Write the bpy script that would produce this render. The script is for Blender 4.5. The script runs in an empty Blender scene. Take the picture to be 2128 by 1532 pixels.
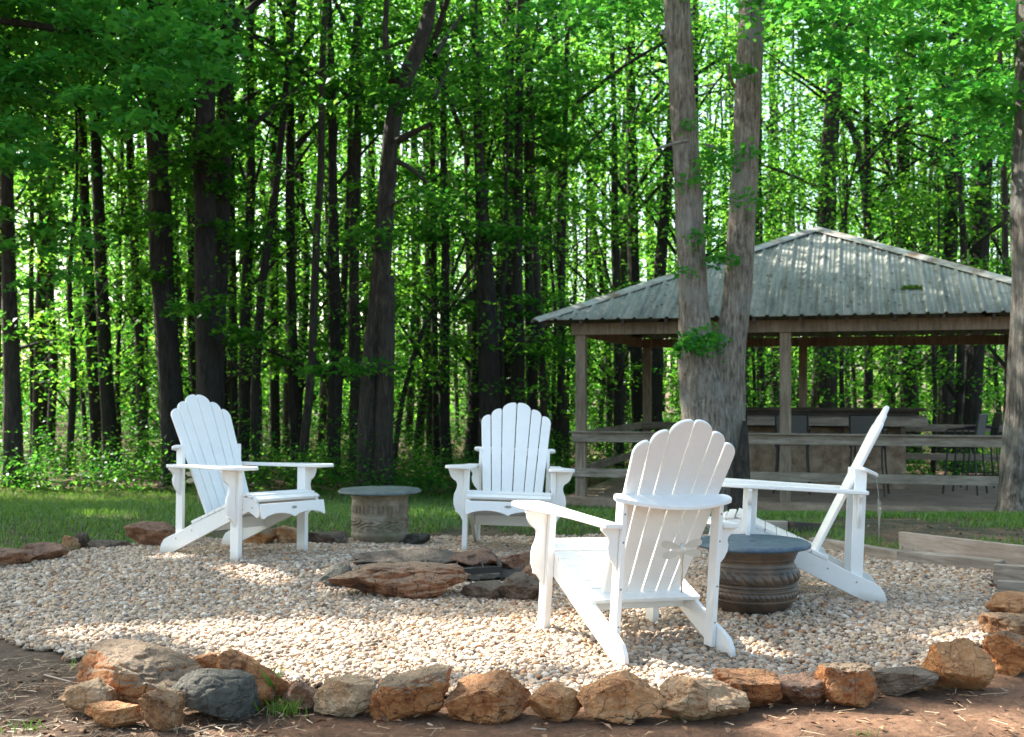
import bpy, bmesh, math, random
import numpy as np
from mathutils import Vector, Matrix, Euler, noise
R = math.radians
rng = np.random.default_rng(7)
random.seed(7)
sc = bpy.context.scene
col = sc.collection

# ------------------------------------------------------------------ camera, world, sun
F, HOR, H = 2400.0, 806.0, 1.121          # focal length and horizon in photo pixels, eye height in metres
cam = bpy.data.objects.new('camera', bpy.data.cameras.new('camera'))
col.objects.link(cam)
cam.location = (0, 0, H); cam.rotation_euler = (R(90), 0, 0)
cam.data.sensor_width = 36; cam.data.lens = F/2128*36
cam.data.shift_y = (HOR-766)/2128
cam.data.clip_end = 600; cam.data.clip_start = .05
cam.data.dof.use_dof = True; cam.data.dof.focus_distance = 5.0; cam.data.dof.aperture_fstop = 5.0
sc.camera = cam
SUN = Vector((-.66, .50, .72)).normalized()       # towards the sun
elev = math.asin(SUN.z); azim = math.atan2(SUN.x, SUN.y)
w = bpy.data.worlds.new('World'); sc.world = w; w.use_nodes = True
nt = w.node_tree; sky = nt.nodes.new('ShaderNodeTexSky'); sky.sky_type = 'NISHITA'
sky.sun_disc = False; sky.sun_elevation = elev; sky.sun_rotation = azim
sky.air_density = .8; sky.dust_density = 2.5; sky.ozone_density = .45
wb = nt.nodes.new('ShaderNodeMix'); wb.data_type = 'RGBA'; wb.blend_type = 'MULTIPLY'; wb.inputs[0].default_value = 1
wb.inputs[7].default_value = (1.04, 1.06, .90, 1)      # the camera's white balance
nt.links.new(sky.outputs[0], wb.inputs[6]); nt.links.new(wb.outputs[2], nt.nodes['Background'].inputs[0]); nt.nodes['Background'].inputs[1].default_value = .13
sl = bpy.data.lights.new('sun', 'SUN'); sl.energy = 5.0; sl.angle = R(.5); sl.color = (1, .93, .82)
so = bpy.data.objects.new('sun', sl); col.objects.link(so); so.rotation_euler = SUN.to_track_quat('Z', 'Y').to_euler()
so.location = SUN*50
vs = sc.view_settings; vs.view_transform = 'Standard'; vs.look = 'None'; vs.exposure = 2.05; vs.gamma = 1
sc.cycles.use_denoising = True
sc.cycles.max_bounces = 7; sc.cycles.diffuse_bounces = 4; sc.cycles.transmission_bounces = 4; sc.cycles.glossy_bounces = 2
sc.cycles.caustics_reflective = False; sc.cycles.caustics_refractive = False
sc.cycles.sample_clamp_indirect = 6

# ------------------------------------------------------------------ placing helpers
def at(px, py, Y): return Vector(((px-1064)/F*Y, Y, H-(py-HOR)/F*Y))
def onz(px, py, z=0.0):
    Y = F*(H-z)/(py-HOR); return Vector(((px-1064)/F*Y, Y, z))
CH = {'N': (.744, 4.873, 24.8, -.032, .041, -.044), 'L': (-2.146, 7.784, -122.7, .044, .015, .028),
      'F': (.021, 8.569, 177.4, -.009, .045, .031), 'R': (2.026, 6.276, 77.6, .005, .045, -.048)}
def chair_matrix(k):
    X, Y, a, z0, pi, ro = CH[k]
    return (Matrix.Translation((X, Y, 0)) @ Matrix.Rotation(R(a), 4, 'Z') @ Matrix.Translation((.5*ro, .5*pi, z0-.4*pi))
            @ Matrix.Rotation(pi, 4, 'X') @ Matrix.Rotation(-ro, 4, 'Y'))
feet = []
for k in CH:
    M = chair_matrix(k)
    for p in ((-.27, .04), (.27, .04), (-.3, .715), (.3, .715)):
        q = M @ Vector((p[0], p[1], 0)); feet.append((q.x, q.y, q.z-.004))
feet = np.array(feet)
def smooth(t): t = np.clip(t, 0, 1); return t*t*(3-2*t)
def ground_z(X, Y):
    X = np.asarray(X, float); Y = np.asarray(Y, float)
    z = -(.58+.03*np.clip(X, -4, 4))*smooth((Y-8.9)/8.5)
    ww = np.exp(-((X[..., None]-feet[:, 0])**2+(Y[..., None]-feet[:, 1])**2)/.16)
    z = z+(ww*feet[:, 2]).sum(-1)/(ww.sum(-1)+.12)
    return z
def gz(x, y): return float(ground_z(np.array([x]), np.array([y]))[0])

# ------------------------------------------------------------------ object helpers
def tag(o, label=None, cat=None, group=None, kind=None):
    if label: o['label'] = label
    if cat: o['category'] = cat
    if group: o['group'] = group
    if kind: o['kind'] = kind
    return o
def empty(name, loc=(0, 0, 0), rz=0.0):
    o = bpy.data.objects.new(name, None); col.objects.link(o); o.location = loc; o.rotation_euler = (0, 0, rz)
    o.empty_display_size = .1
    return o
def link(name, me, m, parent=None):
    if m is not None and not me.materials: me.materials.append(m)
    o = bpy.data.objects.new(name, me); col.objects.link(o)
    if parent is not None: o.parent = parent
    return o
def copy_tree(o, parent=None):
    c = o.copy(); col.objects.link(c); c.parent = parent
    for ch in o.children: copy_tree(ch, c)
    return c
def npmesh(name, V, Fq, smooth_=False, attr=None):
    """mesh from a vertex array and a face array of equal-size faces"""
    V = np.asarray(V, np.float32); Fq = np.asarray(Fq, np.int32); n, k = Fq.shape
    me = bpy.data.meshes.new(name)
    me.vertices.add(len(V)); me.vertices.foreach_set('co', V.ravel())
    me.loops.add(n*k); me.loops.foreach_set('vertex_index', Fq.ravel())
    me.polygons.add(n); me.polygons.foreach_set('loop_start', np.arange(0, n*k, k, dtype=np.int32))
    me.polygons.foreach_set('loop_total', np.full(n, k, np.int32))
    if smooth_: me.polygons.foreach_set('use_smooth', np.ones(n, bool))
    me.update(calc_edges=True)
    if attr is not None:
        a = me.attributes.new('v', 'FLOAT', 'FACE'); a.data.foreach_set('value', np.asarray(attr, np.float32))
    return me
class MB:
    """collects shapes into one mesh"""
    def __init__(s): s.bm = bmesh.new()
    def box(s, c, d, M=None):
        r = bmesh.ops.create_cube(s.bm, size=1)
        T = Matrix.Translation(c) @ Matrix.Diagonal((*d, 1))
        if M is not None: T = M @ T
        bmesh.ops.transform(s.bm, matrix=T, verts=r['verts']); return s
    def prism(s, pts, t0, t1, M=None, axis='x'):
        """polygon extruded along an axis; pts are the two other coordinates"""
        def f(a, b, t): return {'x': (t, a, b), 'y': (a, t, b), 'z': (a, b, t)}[axis]
        v0 = [s.bm.verts.new(f(a, b, t0)) for a, b in pts]; v1 = [s.bm.verts.new(f(a, b, t1)) for a, b in pts]
        n = len(pts); s.bm.faces.new(v0); s.bm.faces.new(v1[::-1])
        for i in range(n): s.bm.faces.new((v0[i], v1[i], v1[(i+1) % n], v0[(i+1) % n]))
        if M is not None: bmesh.ops.transform(s.bm, matrix=M, verts=v0+v1)
        return s
    def beam(s, a, b, wd, ht, up=Vector((0, 0, 1))):
        a, b = Vector(a), Vector(b); d = b-a; L = d.length; y = d.normalized(); x = y.cross(up).normalized(); z = x.cross(y)
        M = Matrix((x, y, z)).transposed().to_4x4(); M.translation = (a+b)/2
        return s.box((0, 0, 0), (wd, L, ht), M)
    def tube(s, pts, rads, n=10, cap=True):
        rings = []
        for i, p in enumerate(pts):
            p = Vector(p); d = (Vector(pts[min(i+1, len(pts)-1)])-Vector(pts[max(i-1, 0)])).normalized()
            ref = Vector((0, 1, 0)) if abs(d.y) < .9 else Vector((1, 0, 0))
            x = d.cross(ref).normalized(); y = d.cross(x)
            rr = rads[i] if hasattr(rads, '__len__') else rads
            rings.append([s.bm.verts.new(p+(x*math.cos(2*math.pi*k/n)+y*math.sin(2*math.pi*k/n))*rr) for k in range(n)])
        for a, b in zip(rings, rings[1:]):
            for k in range(n): s.bm.faces.new((a[k], a[(k+1) % n], b[(k+1) % n], b[k]))
        if cap: s.bm.faces.new(rings[0][::-1]); s.bm.faces.new(rings[-1])
        return s
    def build(s, name, m, parent=None, bevel=0, sm=False, seg=2):
        bmesh.ops.recalc_face_normals(s.bm, faces=s.bm.faces)
        me = bpy.data.meshes.new(name); s.bm.to_mesh(me); s.bm.free()
        if sm: me.polygons.foreach_set('use_smooth', [True]*len(me.polygons))
        o = link(name, me, m, parent)
        if bevel:
            b = o.modifiers.new('bevel', 'BEVEL'); b.width = bevel; b.segments = seg; b.limit_method = 'ANGLE'; b.angle_limit = R(35)
            for p in me.polygons: p.use_smooth = True
            b.harden_normals = True
        return o

# ------------------------------------------------------------------ materials
def mat(name):
    m = bpy.data.materials.new(name); m.use_nodes = True
    return m, m.node_tree, m.node_tree.nodes['Principled BSDF']
def N(nt, t, **kw):
    n = nt.nodes.new(t)
    for k, v in kw.items():
        if k in n.inputs.keys() if isinstance(k, str) else False: n.inputs[k].default_value = v
        else: setattr(n, k, v)
    return n
def ramp(nt, fac, stops, interp='LINEAR'):
    r = nt.nodes.new('ShaderNodeValToRGB'); r.color_ramp.interpolation = interp
    e = r.color_ramp.elements
    while len(e) > 1: e.remove(e[0])
    e[0].position = stops[0][0]; e[0].color = (*stops[0][1], 1)
    for p, c in stops[1:]:
        x = e.new(p); x.color = (*c, 1)
    nt.links.new(fac, r.inputs[0]); return r.outputs[0]
def tex(nt, kind='Noise', scale=5, detail=6, rough=.6, sx=(1, 1, 1), coord='Object', dist=0):
    tc = nt.nodes.new('ShaderNodeTexCoord'); mp = nt.nodes.new('ShaderNodeMapping'); mp.inputs['Scale'].default_value = sx
    nt.links.new(tc.outputs[coord], mp.inputs[0])
    t = nt.nodes.new('ShaderNodeTex'+kind); t.inputs['Scale'].default_value = scale
    nt.links.new(mp.outputs[0], t.inputs['Vector'])
    if kind == 'Noise': t.inputs['Detail'].default_value = detail; t.inputs['Roughness'].default_value = rough; t.inputs['Distortion'].default_value = dist
    return t.outputs['Fac'] if kind == 'Noise' else t.outputs['Distance']
def mix(nt, f, a, b, mode='MIX'):
    m = nt.nodes.new('ShaderNodeMix'); m.data_type = 'RGBA'; m.blend_type = mode
    for s, v in ((m.inputs[0], f), (m.inputs[6], a), (m.inputs[7], b)):
        if hasattr(v, 'is_linked') or hasattr(v, 'links'): nt.links.new(v, s)
        elif isinstance(v, (int, float)): s.default_value = v
        else: s.default_value = (*v, 1)
    return m.outputs[2]
def bump(nt, h, strength, dist=.01):
    b = nt.nodes.new('ShaderNodeBump'); b.inputs['Strength'].default_value = strength; b.inputs['Distance'].default_value = dist
    nt.links.new(h, b.inputs['Height']); return b.outputs[0]
def math2(nt, op, a, b):
    m = nt.nodes.new('ShaderNodeMath'); m.operation = op
    for s, v in ((m.inputs[0], a), (m.inputs[1], b)):
        if isinstance(v, (int, float)): s.default_value = v
        else: nt.links.new(v, s)
    return m.outputs[0]

def m_paint():
    m, t, b = mat('white_paint')
    n = tex(t, scale=9, detail=5, rough=.65)
    c = ramp(t, n, [(.3, (.77, .775, .77)), (.6, (.81, .815, .81))])
    dirt = ramp(t, tex(t, scale=26, detail=8, rough=.75), [(.60, (0, 0, 0)), (.72, (.35, .35, .35))])
    tc3 = t.nodes.new('ShaderNodeTexCoord'); s3 = t.nodes.new('ShaderNodeSeparateXYZ'); t.links.new(tc3.outputs['Object'], s3.inputs[0])
    foot = ramp(t, math2(t, 'ADD', s3.outputs[2], math2(t, 'MULTIPLY', n, .06)), [(.03, (.6, .6, .6)), (.085, (0, 0, 0))])
    c = mix(t, dirt, c, (.55, .52, .44)); c = mix(t, foot, c, (.42, .34, .25))
    t.links.new(c, b.inputs['Base Color']); b.inputs['Roughness'].default_value = .42
    t.links.new(bump(t, tex(t, scale=60, detail=3, sx=(1, 1, .25)), .12, .002), b.inputs['Normal'])
    return m
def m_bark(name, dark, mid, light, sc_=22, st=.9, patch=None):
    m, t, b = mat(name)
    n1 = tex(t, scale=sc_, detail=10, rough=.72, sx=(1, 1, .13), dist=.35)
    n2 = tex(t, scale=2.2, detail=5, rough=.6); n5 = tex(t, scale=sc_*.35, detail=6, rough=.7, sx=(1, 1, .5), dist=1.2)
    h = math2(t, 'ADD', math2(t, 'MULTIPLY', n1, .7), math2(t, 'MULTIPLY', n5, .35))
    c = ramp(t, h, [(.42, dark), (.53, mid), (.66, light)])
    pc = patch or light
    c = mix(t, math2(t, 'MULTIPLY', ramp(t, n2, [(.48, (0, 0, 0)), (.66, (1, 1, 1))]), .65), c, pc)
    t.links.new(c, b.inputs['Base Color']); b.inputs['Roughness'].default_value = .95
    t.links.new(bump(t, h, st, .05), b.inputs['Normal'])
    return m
def m_wood(name, a, b_, c_, sx=(1, 1, 1), scale=8, rough=.85):
    m, t, b = mat(name)
    g = tex(t, scale=scale, detail=8, rough=.7, sx=sx, dist=.4)
    k = tex(t, scale=2.3, detail=4)
    c = ramp(t, g, [(.3, a), (.52, b_), (.75, c_)])
    c = mix(t, ramp(t, k, [(.45, (0, 0, 0)), (.7, (.6, .6, .6))]), c, a)
    t.links.new(c, b.inputs['Base Color']); b.inputs['Roughness'].default_value = rough
    t.links.new(bump(t, g, .5, .006), b.inputs['Normal'])
    return m
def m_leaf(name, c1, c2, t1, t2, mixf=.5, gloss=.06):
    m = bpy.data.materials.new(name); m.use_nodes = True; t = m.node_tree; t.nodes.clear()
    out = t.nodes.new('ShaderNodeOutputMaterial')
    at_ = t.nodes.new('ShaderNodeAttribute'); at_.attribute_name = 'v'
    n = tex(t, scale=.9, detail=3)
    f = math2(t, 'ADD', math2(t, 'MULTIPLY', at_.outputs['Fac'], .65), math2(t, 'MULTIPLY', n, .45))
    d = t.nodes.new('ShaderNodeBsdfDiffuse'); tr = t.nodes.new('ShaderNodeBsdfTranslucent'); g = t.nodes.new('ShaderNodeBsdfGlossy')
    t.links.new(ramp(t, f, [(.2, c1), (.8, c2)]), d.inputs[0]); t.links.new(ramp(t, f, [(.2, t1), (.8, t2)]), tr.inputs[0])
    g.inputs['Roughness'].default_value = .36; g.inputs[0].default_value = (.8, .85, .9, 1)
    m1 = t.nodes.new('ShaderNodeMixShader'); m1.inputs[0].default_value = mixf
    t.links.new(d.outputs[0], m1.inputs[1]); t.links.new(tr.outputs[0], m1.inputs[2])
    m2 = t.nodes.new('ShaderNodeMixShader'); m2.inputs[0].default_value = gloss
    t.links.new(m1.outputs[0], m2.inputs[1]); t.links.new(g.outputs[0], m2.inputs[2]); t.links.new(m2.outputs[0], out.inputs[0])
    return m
def m_rock(name, stops, top=(.33, .30, .27), topamt=.6, sc_=6):
    m, t, b = mat(name)
    oi = t.nodes.new('ShaderNodeObjectInfo')
    n1 = tex(t, scale=sc_, detail=9, rough=.68, dist=.5); n2 = tex(t, scale=sc_*5, detail=6, rough=.7); n3 = tex(t, scale=2.6, detail=4)
    f = math2(t, 'ADD', math2(t, 'MULTIPLY', n1, .75), math2(t, 'MULTIPLY', n2, .3))
    f = math2(t, 'ADD', f, math2(t, 'MULTIPLY', math2(t, 'SUBTRACT', oi.outputs['Random'], .5), .16))
    c = ramp(t, f, stops)
    ge = t.nodes.new('ShaderNodeNewGeometry'); sp = t.nodes.new('ShaderNodeSeparateXYZ'); t.links.new(ge.outputs['Normal'], sp.inputs[0])
    k = math2(t, 'ADD', sp.outputs[2], math2(t, 'MULTIPLY', math2(t, 'SUBTRACT', n3, .5), 1.6))
    k = ramp(t, k, [(.25, (0, 0, 0)), (.7, (topamt,)*3)])
    c = mix(t, k, c, mix(t, n2, tuple(x*.55 for x in top), tuple(min(1, x*1.35) for x in top)))
    spk = ramp(t, tex(t, scale=sc_*9, detail=2), [(.66, (0, 0, 0)), (.72, (.55, .55, .55))])
    c = mix(t, spk, c, (.06, .045, .035))
    vc = t.nodes.new('ShaderNodeTexVoronoi'); vc.feature = 'DISTANCE_TO_EDGE'; vc.inputs['Scale'].default_value = sc_*1.5
    tc2 = t.nodes.new('ShaderNodeTexCoord'); nz_ = t.nodes.new('ShaderNodeTexNoise'); nz_.inputs['Scale'].default_value = sc_*1.2; nz_.inputs['Detail'].default_value = 6
    t.links.new(tc2.outputs['Object'], nz_.inputs['Vector'])
    va = t.nodes.new('ShaderNodeVectorMath'); va.operation = 'MULTIPLY_ADD'; va.inputs[1].default_value = (.22, .22, .22)
    t.links.new(nz_.outputs['Color'], va.inputs[0]); t.links.new(tc2.outputs['Object'], va.inputs[2]); t.links.new(va.outputs[0], vc.inputs['Vector'])
    crk = ramp(t, vc.outputs['Distance'], [(0, (.85, .85, .85)), (.022, (0, 0, 0))])
    c = mix(t, math2(t, 'MULTIPLY', crk, ramp(t, n3, [(.45, (0, 0, 0)), (.6, (1, 1, 1))])), c, (.05, .03, .018))
    t.links.new(c, b.inputs['Base Color']); b.inputs['Roughness'].default_value = .88
    hh = math2(t, 'ADD', n1, math2(t, 'MULTIPLY', n2, .6)); hh = math2(t, 'SUBTRACT', hh, math2(t, 'MULTIPLY', crk, .25))
    t.links.new(bump(t, hh, 1.0, .06), b.inputs['Normal'])
    return m
PAINT = m_paint()
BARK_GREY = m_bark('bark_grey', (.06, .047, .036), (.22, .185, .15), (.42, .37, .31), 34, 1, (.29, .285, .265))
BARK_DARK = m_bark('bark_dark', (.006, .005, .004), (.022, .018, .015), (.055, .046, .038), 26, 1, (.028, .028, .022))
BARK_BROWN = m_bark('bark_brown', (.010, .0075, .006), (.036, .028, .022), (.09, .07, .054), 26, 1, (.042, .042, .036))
WOOD_GREY = m_wood('weathered_wood', (.14, .105, .08), (.34, .285, .23), (.50, .44, .38), (.35, .35, 3))
WOOD_POST = m_wood('weathered_post', (.12, .085, .06), (.28, .215, .16), (.43, .355, .285), (3, 3, .3))
BARK_ROUGH = m_bark('bark_rough', (.02, .017, .014), (.10, .088, .075), (.26, .24, .21), 24, 1, (.17, .18, .165))
WOOD_DECK = m_wood('deck_wood', (.20, .13, .09), (.42, .30, .215), (.56, .44, .34), (.4, 3, 1))
WOOD_DARK = m_wood('dark_wood', (.03, .022, .018), (.075, .055, .042), (.14, .11, .085), (.4, .4, 3))
WOOD_PLANK = m_wood('bleached_plank', (.22, .17, .13), (.38, .31, .26), (.5, .43, .37), (.5, .5, 5))
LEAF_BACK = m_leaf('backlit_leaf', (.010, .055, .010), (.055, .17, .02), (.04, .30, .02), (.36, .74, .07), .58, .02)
LEAF_MID = m_leaf('green_leaf', (.007, .045, .010), (.035, .12, .02), (.02, .20, .02), (.22, .58, .055), .5, .02)  # lit and shaded foliage tones put into the leaf colours
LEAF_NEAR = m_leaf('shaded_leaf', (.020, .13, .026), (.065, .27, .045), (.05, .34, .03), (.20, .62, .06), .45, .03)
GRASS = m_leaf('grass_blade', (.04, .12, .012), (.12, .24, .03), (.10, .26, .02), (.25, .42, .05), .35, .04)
IRON, t_, b_ = mat('black_iron'); b_.inputs['Base Color'].default_value = (.02, .02, .021, 1); b_.inputs['Roughness'].default_value = .6
DARKFRAME, t_, b_ = mat('dark_metal_frame'); b_.inputs['Base Color'].default_value = (.018, .018, .02, 1); b_.inputs['Roughness'].default_value = .45
SLING, t_, b_ = mat('grey_sling_fabric'); b_.inputs['Base Color'].default_value = (.10, .095, .09, 1); b_.inputs['Roughness'].default_value = .9
SILVER, t_, b_ = mat('tarnished_silver'); b_.inputs['Metallic'].default_value = .6; b_.inputs['Roughness'].default_value = .4
t_.links.new(ramp(t_, tex(t_, scale=9, detail=2), [(.3, (.48, .46, .41)), (.7, (.60, .58, .53))]), b_.inputs['Base Color'])
SCREW, t_, b_ = mat('screw_steel'); b_.inputs['Base Color'].default_value = (.22, .2, .18, 1); b_.inputs['Metallic'].default_value = .7
CHAR, t_, b_ = mat('charcoal_ash'); b_.inputs['Roughness'].default_value = 1
t_.links.new(ramp(t_, tex(t_, scale=14, detail=8), [(.35, (.012, .012, .012)), (.55, (.05, .045, .04)), (.75, (.2, .18, .16))]), b_.inputs['Base Color'])
t_.links.new(bump(t_, tex(t_, scale=30, detail=6), 1, .03), b_.inputs['Normal'])

# ------------------------------------------------------------------ ground
def grid(xs, ys):
    X, Y = np.meshgrid(xs, ys); return X, Y
def sheet(name, xs, ys, zfun, keep=None):
    X, Y = grid(xs, ys); Z = zfun(X, Y)
    V = np.stack([X, Y, Z], -1).reshape(-1, 3); nx, ny = len(xs), len(ys)
    i = np.arange(ny-1)[:, None]*nx+np.arange(nx-1)[None]; q = np.stack([i, i+1, i+1+nx, i+nx], -1).reshape(-1, 4)
    if keep is not None:
        c = V[q].mean(1); q = q[keep(c[:, 0], c[:, 1])]
        u, inv = np.unique(q, return_inverse=True); V = V[u]; q = inv.reshape(q.shape)
    return npmesh(name, V, q, True)
def snoise(X, Y, s=1.0, seed=0):
    r = np.random.default_rng(seed); z = np.zeros_like(X)
    for k in range(9):
        a = r.uniform(0, 6.28); f = s*r.uniform(.6, 2.6); z = z+np.sin((X*np.cos(a)+Y*np.sin(a))*f+r.uniform(0, 6.28))/9**.5*.7
    return z
xs = np.concatenate([np.linspace(-260, -14, 26), np.linspace(-13, 13, 210), np.linspace(14, 260, 26)])
ys = np.concatenate([np.linspace(-60, 2, 12), np.linspace(2.3, 20, 150), np.linspace(21, 60, 40), np.linspace(70, 500, 20)])
def gfun(X, Y): return ground_z(X, Y)-.006+.008*snoise(X, Y, 3, 3)*(Y < 30)
gm = sheet('ground', xs, ys, gfun)
m, t, b = mat('soil')
tc = t.nodes.new('ShaderNodeTexCoord'); sp = t.nodes.new('ShaderNodeSeparateXYZ'); t.links.new(tc.outputs['Object'], sp.inputs[0])
n1 = tex(t, scale=3.2, detail=10, rough=.7); n2 = tex(t, scale=38, detail=6, rough=.75); n3 = tex(t, scale=.9, detail=4)
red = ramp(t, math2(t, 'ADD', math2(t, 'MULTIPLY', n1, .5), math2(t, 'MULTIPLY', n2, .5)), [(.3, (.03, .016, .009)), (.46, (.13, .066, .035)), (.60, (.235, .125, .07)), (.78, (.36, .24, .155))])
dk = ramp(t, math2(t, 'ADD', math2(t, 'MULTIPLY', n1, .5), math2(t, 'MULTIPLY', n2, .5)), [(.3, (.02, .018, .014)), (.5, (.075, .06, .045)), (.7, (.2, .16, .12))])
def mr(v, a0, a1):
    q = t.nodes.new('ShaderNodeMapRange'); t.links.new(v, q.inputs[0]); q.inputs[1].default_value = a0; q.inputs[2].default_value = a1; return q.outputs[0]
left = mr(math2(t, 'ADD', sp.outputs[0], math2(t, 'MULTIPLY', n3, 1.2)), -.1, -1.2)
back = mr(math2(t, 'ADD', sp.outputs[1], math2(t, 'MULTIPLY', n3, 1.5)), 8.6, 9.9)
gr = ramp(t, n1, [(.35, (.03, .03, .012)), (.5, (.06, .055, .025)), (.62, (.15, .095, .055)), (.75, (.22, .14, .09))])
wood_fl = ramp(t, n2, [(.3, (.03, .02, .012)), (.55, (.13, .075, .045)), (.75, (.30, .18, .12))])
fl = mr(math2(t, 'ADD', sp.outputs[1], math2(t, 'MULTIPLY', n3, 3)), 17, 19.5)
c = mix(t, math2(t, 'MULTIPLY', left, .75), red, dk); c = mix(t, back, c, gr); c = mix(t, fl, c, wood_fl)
t.links.new(c, b.inputs['Base Color']); b.inputs['Roughness'].default_value = 1
t.links.new(bump(t, math2(t, 'ADD', n1, math2(t, 'MULTIPLY', n2, .6)), 1, .03), b.inputs['Normal'])
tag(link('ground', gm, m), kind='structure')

# gravel bed: outline taken on the ground, stones scattered by geometry nodes
GP = [(-260, 1178), (0, 1172), (100, 1158), (190, 1143), (360, 1132), (520, 1128), (700, 1124), (880, 1114), (1000, 1112), (1240, 1108), (1420, 1110), (1560, 1118),
      (1700, 1128), (1860, 1150), (2060, 1176), (2068, 1235), (2062, 1300), (2010, 1360), (1900, 1408), (1780, 1420), (1560, 1428), (1380, 1440), (1200, 1450),
      (1000, 1450), (800, 1440), (640, 1425), (520, 1400), (400, 1372), (220, 1362), (165, 1368), (100, 1352), (0, 1335), (-260, 1325)]
gp = np.array([onz(*p)[:2] for p in GP])
def inside(X, Y, P):
    c = np.zeros(np.shape(X), bool); j = len(P)-1
    for i in range(len(P)):
        xi, yi = P[i]; xj, yj = P[j]
        k = ((yi > Y) != (yj > Y)) & (X < (xj-xi)*(Y-yi)/(yj-yi+1e-12)+xi); c ^= k; j = i
    return c
def keepg(X, Y): return inside(X+.03*snoise(X, Y, 9, 1), Y+.04*snoise(X, Y, 8, 2), gp)
gx = np.arange(-5.2, 3.9, .05); gy = np.arange(3.9, 9.2, .05)
gme = sheet('gravel', gx, gy, lambda X, Y: ground_z(X, Y)+.004+.004*snoise(X, Y, 7, 5), keepg)
mp_, tp, bp = mat('pebble')
oi = tp.nodes.new('ShaderNodeObjectInfo')
cc = ramp(tp, oi.outputs['Random'], [(0, (.46, .35, .25)), (.16, (.58, .47, .36)), (.28, (.31, .25, .20)), (.40, (.49, .355, .25)), (.54, (.66, .58, .49)), (.66, (.28, .23, .185)), (.74, (.52, .39, .285)), (.86, (.38, .19, .09)), (.91, (.55, .37, .22)), (.97, (.15, .12, .09))], 'CONSTANT')
nn = tex(tp, scale=90, detail=4)
cc = mix(tp, ramp(tp, nn, [(.4, (0, 0, 0)), (.75, (.45, .45, .45))]), cc, (.22, .13, .075))
tp.links.new(cc, bp.inputs['Base Color']); bp.inputs['Roughness'].default_value = .75
mb_, tb, bb = mat('gravel_bed')
tb.links.new(ramp(tb, tex(tb, scale=60, detail=6), [(.35, (.10, .07, .05)), (.6, (.26, .19, .13)), (.75, (.38, .30, .22))]), bb.inputs['Base Color']); bb.inputs['Roughness'].default_value = 1
gobj = link('gravel', gme, mb_); gme.materials.append(mp_)
tag(gobj, 'pale beige river pebbles spread around the fire pit', 'gravel', kind='stuff')
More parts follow.
